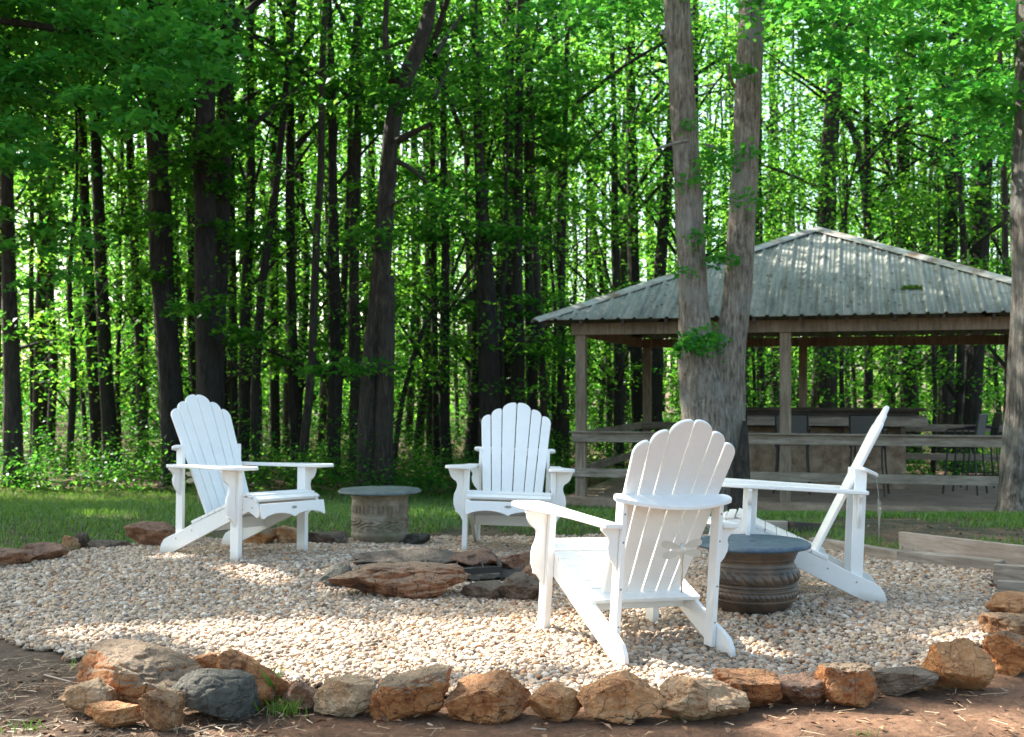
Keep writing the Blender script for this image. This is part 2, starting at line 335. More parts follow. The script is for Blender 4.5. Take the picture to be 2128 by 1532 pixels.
def gn_pebbles(obj, dens, seed, rmin, rmax, m_):
    g = bpy.data.node_groups.new('scatter', 'GeometryNodeTree')
    g.interface.new_socket('Geometry', in_out='INPUT', socket_type='NodeSocketGeometry')
    g.interface.new_socket('Geometry', in_out='OUTPUT', socket_type='NodeSocketGeometry')
    n = g.nodes; l = g.links.new
    gi = n.new('NodeGroupInput'); go = n.new('NodeGroupOutput')
    dp = n.new('GeometryNodeDistributePointsOnFaces'); dp.inputs['Density'].default_value = dens; dp.inputs['Seed'].default_value = seed
    l(gi.outputs[0], dp.inputs['Mesh'])
    jn = n.new('GeometryNodeJoinGeometry')
    for q in range(5):
        ic = n.new('GeometryNodeMeshIcoSphere'); ic.inputs['Radius'].default_value = 1; ic.inputs['Subdivisions'].default_value = 2
        sp_ = n.new('GeometryNodeSetPosition')
        nz = n.new('ShaderNodeTexNoise'); nz.noise_dimensions = '4D'; nz.inputs['W'].default_value = q*3.7; nz.inputs['Scale'].default_value = .9; nz.inputs['Detail'].default_value = 1.5
        vm = n.new('ShaderNodeVectorMath'); vm.operation = 'SUBTRACT'; vm.inputs[1].default_value = (.5, .5, .5)
        v2 = n.new('ShaderNodeVectorMath'); v2.operation = 'SCALE'; v2.inputs['Scale'].default_value = 1.5
        l(nz.outputs['Color'], vm.inputs[0]); l(vm.outputs[0], v2.inputs[0]); l(ic.outputs['Mesh'], sp_.inputs['Geometry']); l(v2.outputs[0], sp_.inputs['Offset'])
        tr = n.new('GeometryNodeTransform'); tr.inputs['Scale'].default_value = (1.15, .95-.06*q, .62+.07*(q % 3))
        l(sp_.outputs[0], tr.inputs['Geometry'])
        ss = n.new('GeometryNodeSetShadeSmooth'); l(tr.outputs[0], ss.inputs['Geometry'])
        sm = n.new('GeometryNodeSetMaterial'); sm.inputs['Material'].default_value = m_; l(ss.outputs[0], sm.inputs['Geometry'])
        gi2 = n.new('GeometryNodeGeometryToInstance'); l(sm.outputs[0], gi2.inputs[0]); l(gi2.outputs[0], jn.inputs[0])
    ip = n.new('GeometryNodeInstanceOnPoints'); ip.inputs['Pick Instance'].default_value = True
    l(dp.outputs['Points'], ip.inputs['Points']); l(jn.outputs[0], ip.inputs['Instance'])
    rr = n.new('FunctionNodeRandomValue'); rr.data_type = 'FLOAT_VECTOR'; rr.inputs[0].default_value = (-.5, -.5, 0); rr.inputs[1].default_value = (.5, .5, 6.283)
    l(rr.outputs[0], ip.inputs['Rotation'])
    rs = n.new('FunctionNodeRandomValue'); rs.data_type = 'FLOAT'; rs.inputs[2].default_value = 0; rs.inputs[3].default_value = 1; rs.inputs['Seed'].default_value = 5
    pw = n.new('ShaderNodeMath'); pw.operation = 'POWER'; pw.inputs[1].default_value = 3.0; l(rs.outputs[1], pw.inputs[0])
    mrn = n.new('ShaderNodeMapRange'); mrn.inputs[3].default_value = rmin; mrn.inputs[4].default_value = rmax; l(pw.outputs[0], mrn.inputs[0])
    l(mrn.outputs[0], ip.inputs['Scale'])
    ti = n.new('GeometryNodeTranslateInstances'); ti.inputs['Local Space'].default_value = False
    rz = n.new('FunctionNodeRandomValue'); rz.data_type = 'FLOAT_VECTOR'; rz.inputs[0].default_value = (0, 0, -.004); rz.inputs[1].default_value = (0, 0, .009)
    l(ip.outputs[0], ti.inputs[0]); l(rz.outputs[0], ti.inputs['Translation'])
    j2 = n.new('GeometryNodeJoinGeometry'); l(gi.outputs[0], j2.inputs[0]); l(ti.outputs[0], j2.inputs[0]); l(j2.outputs[0], go.inputs[0])
    md = obj.modifiers.new('scatter', 'NODES'); md.node_group = g
gn_pebbles(gobj, 5600, 3, .0056, .0185, mp_)

# ------------------------------------------------------------------ leaves
def leaf_mesh(name, C, size, up=.6, aspect=.62, jit=.35):
    """one folded quad per leaf"""
    n = len(C); C = np.asarray(C, float)
    s = size*(1+jit*rng.uniform(-1, 1, n))[:, None]
    nrm = rng.normal(size=(n, 3)); nrm[:, 2] = np.abs(nrm[:, 2])+up*2; nrm /= np.linalg.norm(nrm, axis=1)[:, None]
    a = rng.normal(size=(n, 3)); d = np.cross(nrm, a); d /= np.linalg.norm(d, axis=1)[:, None]
    sd = np.cross(nrm, d)
    V = np.empty((n, 4, 3))
    V[:, 0] = C-d*s*.5; V[:, 2] = C+d*s*.5-nrm*s*.12
    V[:, 1] = C+sd*s*aspect*.5+nrm*s*.10-d*s*.05; V[:, 3] = C-sd*s*aspect*.5+nrm*s*.10-d*s*.05
    return npmesh(name, V.reshape(-1, 3), np.arange(4*n).reshape(-1, 4), False, rng.uniform(0, 1, n))
def spray(c, r, n, flat=.28, droop=.25):
    a = rng.uniform(0, 2*np.pi, n); q = np.sqrt(rng.uniform(0, 1, n))*r
    z = rng.normal(0, flat*r*.5, n)-droop*q*q/r
    return np.stack([c[0]+np.cos(a)*q, c[1]+np.sin(a)*q, c[2]+z], -1)
def crown_pts(cx, cy, z0, z1, rad, ncl, nl, rmin=.5, rmax=1.1, taper=True):
    out = []; cl = []
    for k in range(ncl):
        h = rng.uniform(0, 1); rr = rad*(math.sin(math.pi*min(1, .18+.78*h)) if taper else 1)
        a = rng.uniform(0, 6.283); q = rr*math.sqrt(rng.uniform(.05, 1))
        c = (cx+math.cos(a)*q, cy+math.sin(a)*q, z0+(z1-z0)*h); r = rng.uniform(rmin, rmax)
        out.append(spray(c, r, int(nl*r*r/(rmax*rmax)*rng.uniform(.6, 1.2))+4)); cl.append(c)
    return np.concatenate(out), cl

# sun patches on the ground: leaves that would shade them are not grown
SP = [[(60, 1322), (300, 1300), (620, 1290), (900, 1292), (1110, 1286), (1180, 1262), (1300, 1318), (1130, 1368), (940, 1402), (800, 1412), (640, 1440), (560, 1425), (470, 1352), (330, 1330), (150, 1332)],
      [(430, 1205), (560, 1190), (640, 1215), (560, 1226)], [(300, 1172), (420, 1168), (430, 1180), (320, 1184)],
      [(900, 1480), (1080, 1400), (1120, 1440), (1060, 1500)], [(420, 1372), (560, 1372), (590, 1420), (470, 1420)],
      [(1120, 1290), (1400, 1292), (1580, 1305), (1640, 1345), (1500, 1425), (1250, 1405)], [(1260, 1240), (1370, 1200), (1420, 1250), (1300, 1280)],
      [(1180, 1400), (1400, 1395), (1400, 1470), (1180, 1490)], [(1560, 1395), (1780, 1380), (1800, 1440), (1580, 1470)], [(1930, 1330), (2100, 1290), (2128, 1400), (1960, 1450)],
      [(1500, 1480), (1900, 1462), (2200, 1480), (2150, 1535), (1560, 1528)], [(1660, 1210), (1760, 1215), (1700, 1240)], [(240, 1470), (420, 1440), (400, 1520), (260, 1525)], [(640, 1200), (900, 1170), (960, 1200), (700, 1240)]]
BEAMS = [(at(1700, 500, 18), .55), (at(1790, 530, 18), .5), (at(1640, 520, 17.5), .3), (at(1920, 575, 17), .35), (at(1704, 360, 25), .5), (at(1704, 420, 25), .4), (at(800, 300, 17.4), .35), (at(778, 760, 17.4), .25),
         (at(250, 1036, 17), .5), (at(330, 1040, 17), .4), (at(210, 470, 20.8), .4), (at(620, 700, 21.3), .4), (at(1265, 1020, 17), .5), (at(1330, 560, 26), .3), (at(300, 640, 18.6), .25), (at(980, 800, 24), .4),
         (at(1230, 640, 17), .3), (at(560, 1000, 18), .8), (at(900, 1070, 11), .5), (at(200, 1080, 10.5), .4), (at(1420, 900, 13.2), .25)]
SPW = [np.array([onz(*p)[:2] for p in P]) for P in SP]
def sun_filter(C, grow=.0):
    C = np.asarray(C); k = C[:, 2]/SUN.z; X = C[:, 0]-SUN.x*k; Y = C[:, 1]-SUN.y*k
    bad = np.zeros(len(C), bool)
    for P in SPW:
        c = P.mean(0); bad |= inside(X, Y, c+(P-c)*1.06)
    S = np.array(SUN)
    for c, r_ in BEAMS:
        d = C-np.array(c); k = d@S; bad |= (np.linalg.norm(d-k[:, None]*S, axis=1) < r_) & (k > .5)
    return C[~bad]
# ------------------------------------------------------------------ garden chair with fan back
BK0, BK1 = Vector((0, .379, .215)), Vector((0, .017, 1.04))   # foot and head of the back, front face
bd = (BK1-BK0); BL = bd.length; bd.normalize(); bn = Vector((0, bd.z, -bd.y))  # bn: out of the front face
MBK = Matrix(((1, 0, 0, 0), (0, bd.y, bn.y, BK0.y), (0, bd.z, bn.z, BK0.z), (0, 0, 0, 1)))  # local x, along back, out of it
def rail_top(y): return .122+.385*(y-.10)
def make_chair():
    root = empty('fan_back_garden_chair')
    # rails: one board each, from the tail on the ground up to the seat lip
    rp = [(0, .0), (.10, 0), (.80, .300), (.875, .262), (.893, .275), (.897, .31), (.885, .335), (.86, .362), (.82, .382), (.76, .388), (.70, .371)]
    rp += [(y, rail_top(y)) for y in (.64, .56, .48, .40)] + [(.335, rail_top(.335)+.001), (.325, rail_top(.325)+.012), (.30, rail_top(.3)+.002), (.22, rail_top(.22)-.004), (.14, rail_top(.14)-.006), (.075, .108), (.035, .088), (.010, .055), (-.003, .02)]
    for s in (-1, 1): MB().prism(rp, s*.257, s*.279).build('side_rail', PAINT, root, .003)
    for s in (-1, 1):
        MB().box((s*.296, .715, .2745), (.034, .072, .569)).build('front_leg', PAINT, root, .004)
        MB().box((s*.245, .152, .36), (.0225, .062, .66)).build('rear_post', PAINT, root, .003)
        # scalloped brackets under the arm
        fb = [(.313, .556), (.424, .556), (.424, .545), (.418, .538), (.414, .520), (.402, .495), (.384, .478), (.369, .470), (.362, .455), (.360, .435), (.366, .412), (.378, .385), (.383, .350), (.381, .315), (.374, .290), (.366, .272), (.368, .262), (.352, .256), (.335, .238), (.322, .215), (.313, .200)]
        MB().prism([(s*a, b) for a, b in fb], .704, .726, axis='y').build('front_bracket', PAINT, root, .0025)
        rb = [(.257, .556), (.340, .556), (.338, .545), (.325, .535), (.305, .515), (.302, .500), (.308, .48), (.304, .45), (.288, .42), (.270, .40), (.257, .375)]
        MB().prism([(s*a, b) for a, b in rb], .141, .161, axis='y').build('rear_bracket', PAINT, root, .0025)
        ar = [(.258, .115), (.325, .112), (.338, .118), (.341, .135), (.343, .30), (.352, .42), (.375, .53), (.405, .62), (.428, .70), (.437, .78), (.436, .835), (.425, .87), (.400, .893), (.365, .903), (.325, .902), (.288, .893), (.268, .872), (.260, .84), (.258, .70), (.262, .55), (.264, .40), (.262, .25)]
        MB().prism([(s*a, b) for a, b in ar], .557, .579, axis='z').build('arm', PAINT, root, .006, seg=3)
    # seat: slats over the rails, following their curve
    prof = [(.30, rail_top(.30))]+[(y, rail_top(y)) for y in (.36, .44, .52, .60, .67)]+[(.715, .372), (.765, .389), (.82, .3835), (.865, .359), (.893, .32)]
    Ls = [0]
    for a, b in zip(prof, prof[1:]): Ls.append(Ls[-1]+math.dist(a, b))
    def pp(t):
        for i in range(len(Ls)-1):
            if t <= Ls[i+1] or i == len(Ls)-2:
                u = (t-Ls[i])/(Ls[i+1]-Ls[i]); a, b = prof[i], prof[i+1]
                d = Vector((0, b[0]-a[0], b[1]-a[1])).normalized()
                return Vector((0, a[0]+(b[0]-a[0])*u, a[1]+(b[1]-a[1])*u)), d
    edges = [0, .098, .163, .228, .293, .358, .423, .478, .528, .573, .615]
    for i, (a, b) in enumerate(zip(edges, edges[1:])):
        p, d = pp((a+b)/2); n = Vector((0, -d.z, d.y)); wdt = b-a-.006
        M = Matrix(((1, 0, 0, 0), (0, d.y, n.y, p.y+n.y*.011), (0, d.z, n.z, p.z+n.z*.011), (0, 0, 0, 1)))
        MB().box((0, 0, 0), (.566, wdt, .020), M).build('seat_slat', PAINT, root, .003)
    # apron with two shallow arches
    ap = [(-.283, .350), (-.283, .272), (-.279, .262)]
    for i in range(25):
        u = i/24; x = -.272+.544*u; v = (u*2) % 1 if u < 1 else 1
        ap.append((x, .258+.030*math.sin(math.pi*v)**.7 if 0 < v < 1 else .258))
    ap += [(.279, .262), (.283, .272), (.283, .350)]
    Map = Matrix.Translation((0, .898, .0)) @ Matrix(((1, 0, 0, 0), (0, 1, -.18, .06), (0, 0, 1, 0), (0, 0, 0, 1)))
    apron = MB().prism(ap, 0, .018, Map, axis='y').build('seat_apron', PAINT, root, .003)
    bg = MB(); pts = [(math.cos(a)*.026, .318+math.sin(a)*.0105) for a in np.linspace(0, 6.283, 28, endpoint=False)]
    bg.prism(pts, .0185, .0205, Map, axis='y'); bdg = bg.build('oval_badge', SILVER, apron)
    bg = MB(); pts = [(math.cos(a)*.020, .318+math.sin(a)*.0062) for a in np.linspace(0, 6.283, 24, endpoint=False)]
    bg.prism(pts, .0208, .0214, Map, axis='y'); bg.build('badge_centre', SCREW, bdg)
    # fan of six back slats
    SL = [(.003, .105, .003, .071, 0, .052), (.1095, .185, .0758, .1358, .048, .046), (.1895, .256, .1407, .198, .096, .047)]
    for s in (-1, 1):
        for (ti, to, bi, bo, drop, rnd) in SL:
            top = BL-drop*1.09; P = [(bi, -.02), (bo, -.02)]
            wd = to-ti; zs = top-rnd*1.25
            # outer side goes up to where the round head begins
            for k in range(11):
                q = k/10*math.pi/2; P.append((ti+wd*(.16+.84*math.cos(q)) if q < 1.57 else ti+wd*.16, zs+rnd*1.25*math.sin(q)))
            P += [(ti+wd*.05, top-.003), (ti+.001, top-.012), (ti, top-.03)]
            P = [(s*x, y) for x, y in P]
            MB().prism(P, -.020, 0, MBK, axis='z').build('back_slat', PAINT, root, .006, seg=3)
    # curved brace behind the back, resting on the posts
    br = [(-.272, 0), (.272, 0), (.288, -.006), (.297, -.018), (.296, -.034), (.285, -.046)]
    for i in range(1, 16):
        x = .285-.57*i/16; br.append((x, -.046-.066*(1-(x/.285)**2)))
    br += [(-.285, -.046), (-.296, -.034), (-.297, -.018), (-.288, -.006)]
    yb = .155; dz = .36
    Mb = Matrix(((1, 0, 0, 0), (0, 1, 0, yb), (0, dz, 1, .706), (0, 0, 0, 1)))
    MB().prism(br, -.020, 0, Mb, axis='z').build('back_brace', PAINT, root, .005, seg=3)
    # lower cross rail under the foot of the back
    MB().box((0, .395, .19), (.512, .022, .07)).build('cross_rail', PAINT, root, .003)
    for s in (-1, 1):
        for y, z in ((.75, .31), (.835, .325), (.152, .10), (.30, .16)):
            pts = [(y+math.cos(a)*.0045, z+math.sin(a)*.0045) for a in np.linspace(0, 6.283, 10, endpoint=False)]
            MB().prism(pts, s*.2792, s*.2802).build('screw', SCREW, root)
        for z in (.62, .50, .30, .14):
            pts = [(.245*s+math.cos(a)*.004, z+math.sin(a)*.004) for a in np.linspace(0, 6.283, 10, endpoint=False)]
            MB().prism(pts, .1195, .1209, axis='y').build('screw', SCREW, root)
    return root
chairN = make_chair(); chairs = {'N': chairN}
for k in 'LFR': chairs[k] = copy_tree(chairN)
for k in CH:
    chairs[k].matrix_world = chair_matrix(k)
GRPC = 'white garden chairs around the fire pit'
tag(chairs['N'], 'white fan-back garden chair nearest the viewer, seen from behind with sunlit arms', 'chair', GRPC)
tag(chairs['L'], 'white fan-back garden chair on the left, angled, left of the mossy pot table', 'chair', GRPC)
tag(chairs['F'], 'white fan-back garden chair behind the fire pit, facing straight to the viewer', 'chair', GRPC)
tag(chairs['R'], 'white fan-back garden chair in profile facing left, beside the blue topped pot table', 'chair', GRPC)

# dragonfly ornaments hanging from the braces
def make_dragonfly():
    root = empty('dragonfly_ornament')
    b = MB(); b.tube([(0, 0, .02), (0, 0, .0), (0, 0, -.03), (0, 0, -.06), (0, .002, -.19)], [.006, .011, .010, .006, .003], 10)
    b.build('body', SILVER, root, sm=True)
    for s in (-1, 1):
        for (a, L_, z0) in ((.20, .098, .002), (-.10, .092, -.020)):
            pts = []
            for k in range(22):
                q = k/22*6.283; u = (1-math.cos(q))/2; wv = .018*math.sin(q)*(.45+.75*u)
                x = .006+L_*u; pts.append((s*(x*math.cos(a)-wv*math.sin(a)), z0+x*math.sin(a)+wv*math.cos(a)))
            wg = MB().prism(pts, -.0012, .0012, axis='y').build('wing', SILVER, root)
    w_ = MB(); w_.tube([(0, 0, .02), (0, .006, .09), (0, .020, .175)], .0014, 6); w_.build('hanging_wire', SILVER, root)
    return root
dfN = make_dragonfly(); dfs = {'N': dfN, 'R': copy_tree(dfN), 'L': copy_tree(dfN)}
for k in dfs:
    M = chairs[k].matrix_world @ Vector((-.012, .030, .49))
    dfs[k].location = M; dfs[k].rotation_euler = (0, 0, R(CH[k][2]))
tag(dfs['N'], 'silver dragonfly ornament hanging behind the nearest chair', 'ornament', 'dragonfly ornaments')
tag(dfs['R'], 'silver dragonfly ornament hanging behind the chair seen in profile', 'ornament', 'dragonfly ornaments')
tag(dfs['L'], 'white-looking dragonfly ornament half hidden behind the left chair', 'ornament', 'dragonfly ornaments')

# ------------------------------------------------------------------ pot tables
def lathe(name, prof, n, m, parent, mod=None, subdiv=1):
    z = np.array([p[1] for p in prof]); r = np.array([p[0] for p in prof]); th = np.linspace(0, 2*np.pi, n, endpoint=False)
    Rr = np.repeat(r[:, None], n, 1); Zz = np.repeat(z[:, None], n, 1); Th = np.repeat(th[None], len(z), 0)
    if mod is not None: Rr = Rr+mod(Th, Zz)
    V = np.stack([Rr*np.cos(Th), Rr*np.sin(Th), Zz], -1).reshape(-1, 3)
    i = np.arange(len(z)-1)[:, None]*n; j = np.arange(n)[None]; j2 = (j+1) % n
    q = np.stack([i+j, i+j2, i+n+j2, i+n+j], -1).reshape(-1, 4)
    return link(name, npmesh(name, V, q, True), m, parent)
def interp_prof(keys, n):
    k = np.array(keys); t = np.concatenate([[0], np.cumsum(np.hypot(*np.diff(k, axis=0).T))]); u = np.linspace(0, t[-1], n)
    return np.stack([np.interp(u, t, k[:, 0]), np.interp(u, t, k[:, 1])], -1)
m, t, b = mat('glazed_brown_pot')
n1 = tex(t, scale=7, detail=7, rough=.65)
c = ramp(t, n1, [(.32, (.028, .022, .018)), (.5, (.075, .055, .042)), (.64, (.13, .085, .055)), (.78, (.10, .10, .095))])
t.links.new(c, b.inputs['Base Color']); b.inputs['Roughness'].default_value = .42
t.links.new(bump(t, tex(t, scale=45, detail=5), .35, .006), b.inputs['Normal']); POT_BROWN = m
m, t, b = mat('mossy_stone_pot')
n1 = tex(t, scale=8, detail=8, rough=.7); n2 = tex(t, scale=3, detail=5)
c = ramp(t, n1, [(.3, (.085, .07, .045)), (.5, (.22, .18, .13)), (.66, (.30, .28, .23)), (.8, (.22, .25, .22))])
c = mix(t, ramp(t, n2, [(.5, (0, 0, 0)), (.68, (.75, .75, .75))]), c, (.09, .10, .05))
t.links.new(c, b.inputs['Base Color']); b.inputs['Roughness'].default_value = .9
t.links.new(bump(t, tex(t, scale=40, detail=6), .6, .008), b.inputs['Normal']); POT_STONE = m
m, t, b = mat('blue_slate_top')
n1 = tex(t, scale=16, detail=8, rough=.75)
t.links.new(ramp(t, n1, [(.32, (.025, .045, .072)), (.5, (.05, .092, .135)), (.68, (.11, .16, .19)), (.8, (.17, .20, .18))]), b.inputs['Base Color']); b.inputs['Roughness'].default_value = .55
t.links.new(bump(t, n1, .3, .004), b.inputs['Normal']); TOP_BLUE = m
m, t, b = mat('weathered_grey_top')
n1 = tex(t, scale=12, detail=8, rough=.75)
t.links.new(ramp(t, n1, [(.32, (.04, .055, .06)), (.5, (.09, .12, .125)), (.7, (.17, .20, .195))]), b.inputs['Base Color']); b.inputs['Roughness'].default_value = .6
t.links.new(bump(t, n1, .3, .004), b.inputs['Normal']); TOP_GREY = m
HOLE_SHADE, t_, b_ = mat('hole_shade'); b_.inputs['Base Color'].default_value = (.006, .006, .006, 1)
def rope(z0, z1, n, k, amp):
    def f(Th, Z):
        u = (Z-z0)/(z1-z0); on = np.clip(np.sin(np.clip(u, 0, 1)*np.pi), 0, 1)**.6
        return on*(amp*np.abs(np.sin(n/2*Th+k*u))**.55-amp*.25)
    return f
# right table
rt = empty('pot_table', (1.213, 5.822, gz(1.213, 5.822)-.004))
k1 = [(.12, 0), (.158, .002), (.172, .012), (.188, .03), (.205, .048), (.212, .056), (.216, .062), (.214, .068), (.216, .075), (.222, .09), (.221, .106), (.224, .110), (.224, .118), (.216, .122), (.2155, .128), (.222, .131), (.222, .139), (.214, .143), (.220, .152), (.226, .175), (.223, .20), (.217, .212), (.214, .218), (.215, .224), (.208, .229), (.204, .245), (.206, .256), (.212, .262), (.213, .27), (.222, .288), (.228, .304), (.225, .312), (.10, .312)]
r1, r2 = rope(.146, .208, 30, 2.4, .012), rope(.070, .106, 52, 2.2, .007)
lathe('pot', interp_prof(k1, 150), 480, POT_BROWN, rt, lambda T, Z: r1(T, Z)+r2(T, Z))
top = lathe('table_top', [(.0, .312), (.27, .314), (.284, .318), (.288, .326), (.286, .334), (.272, .342), (.262, .3405), (.24, .3405), (.0, .3405)], 128, TOP_BLUE, rt)
lathe('centre_hole_disc', [(.0, .3415), (.016, .3415), (.0165, .3405)], 24, HOLE_SHADE, top)  # raised dark disc; the shade inside the hole is put into its colour
tag(rt, 'pot table with blue slate top and dark brown rope-banded pot, between two chairs', 'table', 'pot tables')
# left table
lt = empty('pot_table', (-.955, 8.35, gz(-.955, 8.35)-.004))
k2 = [(.12, 0), (.150, .0), (.170, .012), (.190, .032), (.203, .055), (.209, .075), (.207, .085), (.200, .092), (.201, .10), (.203, .19), (.206, .205), (.2, .212), (.201, .22), (.201, .30), (.199, .32), (.203, .335), (.212, .348), (.217, .362), (.213, .366), (.10, .366)]
def mod2(T, Z):
    u = np.clip((Z-.235)/.05, 0, 1); dent = np.where((Z > .235) & (Z < .285), .007*np.sign(np.sin(38*T)), 0)
    v = np.clip((Z-.11)/.08, 0, 1); on = np.sin(v*np.pi)**.5*(Z > .11)*(Z < .19)
    return dent+on*.012*(np.sin(14*T+3*np.sin(v*6))*np.cos(v*9+2*np.sin(7*T)))
lathe('pot', interp_prof(k2, 130), 400, POT_STONE, lt, mod2)
top = lathe('table_top', [(.0, .366), (.285, .368), (.298, .372), (.301, .38), (.298, .388), (.285, .394), (.0, .394)], 128, TOP_GREY, lt)
tag(lt, 'pot table with weathered grey top on a mossy stone pot, right of the left chair', 'table', 'pot tables')

# ------------------------------------------------------------------ rocks
ST_OR = [(.36, (.11, .035, .011)), (.45, (.44, .155, .048)), (.57, (.62, .28, .105)), (.67, (.56, .34, .18)), (.77, (.66, .48, .31))]
ST_RD = [(.36, (.06, .025, .012)), (.47, (.27, .115, .055)), (.58, (.42, .22, .125)), (.72, (.50, .36, .25))]
ST_GR = [(.36, (.025, .022, .018)), (.48, (.085, .08, .066)), (.6, (.14, .135, .115)), (.75, (.22, .20, .165))]
ST_TN = [(.36, (.14, .055, .02)), (.46, (.42, .20, .085)), (.57, (.54, .34, .19)), (.70, (.62, .48, .33))]
ST_BR = [(.33, (.04, .026, .018)), (.48, (.13, .085, .058)), (.6, (.22, .16, .12)), (.75, (.34, .28, .22))]
MR = {'P': m_rock('tan_topped_red_slab', ST_RD, (.44, .30, .20), .85), 'O': m_rock('orange_rock', ST_OR, (.50, .31, .17), .45), 'D': m_rock('red_rock', ST_RD, (.30, .22, .17), .5), 'G': m_rock('grey_rock', ST_GR, (.12, .115, .095), .5),  # the slab is paler tan where it faces up, darker red on its sides
      'T': m_rock('tan_rock', ST_TN, (.48, .34, .22), .5), 'B': m_rock('brown_rock', ST_BR, (.17, .15, .12), .6), 'M': m_rock('grey_topped_rock', ST_OR, (.25, .20, .14), .9)}
def rock(px0, px1, yt, yb, kind, seed, label, group, name='rock', dep=.75, cuts=15, rough=.13, tilt=0, rz=0, flat=0, sub=5, zoff=0):
    g0 = gz(*onz((px0+px1)/2, yb)[:2]); p = onz((px0+px1)/2, yb, g0); wd = (px1-px0)/F*p.y
    D = min(dep*wd, .5); Yc = p.y+D*.42; wd = (px1-px0)/F*(Yc-.12*D); X = ((px0+px1)/2-1064)/F*(Yc-.12*D)
    g = gz(X, Yc); Ht = H-(yt-HOR)/F*(Yc)-g; Ht = max(Ht, .035)
    r = random.Random(seed); bm = bmesh.new(); bmesh.ops.create_icosphere(bm, subdivisions=sub, radius=1)
    planes = []
    for k in range(cuts):
        n = Vector((r.gauss(0, 1), r.gauss(0, 1), r.gauss(0, .75))).normalized(); planes.append((n, r.uniform(.50, .84)))
    if flat: planes.append((Vector((r.uniform(-.15, .15), r.uniform(-.2, .05), 1)).normalized(), .55))
    off = Vector((r.uniform(0, 99), r.uniform(0, 99), r.uniform(0, 99)))
    for v in bm.verts:
        c = v.co.copy()
        c *= 1+.16*noise.noise(c*1.1+off)
        for n, d in planes:
            k = c.dot(n)-d
            if k > 0: c -= n*k*.94
        q = c*2.2+off; e = noise.fractal(q, .9, 2.1, 6)
        rid = 1-abs(noise.noise(q*1.4+Vector((5, 5, 5))))*2
        c *= 1+rough*e-(.05*max(0, rid-.72)*3)
        v.co = c
    lo = [min(v.co[i] for v in bm.verts) for i in range(3)]; hi = [max(v.co[i] for v in bm.verts) for i in range(3)]
    sx = wd*1.09/(hi[0]-lo[0]); sy = D/(hi[1]-lo[1]); sz = Ht*1.18/(hi[2]-lo[2])
    for v in bm.verts:
        v.co = Vector(((v.co.x-(hi[0]+lo[0])/2)*sx, (v.co.y-(hi[1]+lo[1])/2)*sy, (v.co.z-lo[2])*sz-.18*Ht))
    if tilt: bmesh.ops.transform(bm, matrix=Matrix.Rotation(R(tilt), 4, 'Y'), verts=bm.verts)
    me = bpy.data.meshes.new(name); bm.to_mesh(me); bm.free()
    me.polygons.foreach_set('use_smooth', [True]*len(me.polygons))
    o = link(name, me, MR[kind]); o.location = (X, Yc, g+zoff); o.rotation_euler = (0, 0, R(rz))
    tag(o, label, 'rock', group); return o
GB = 'rocks edging the gravel bed'; GFP = 'rocks ringing the fire pit'
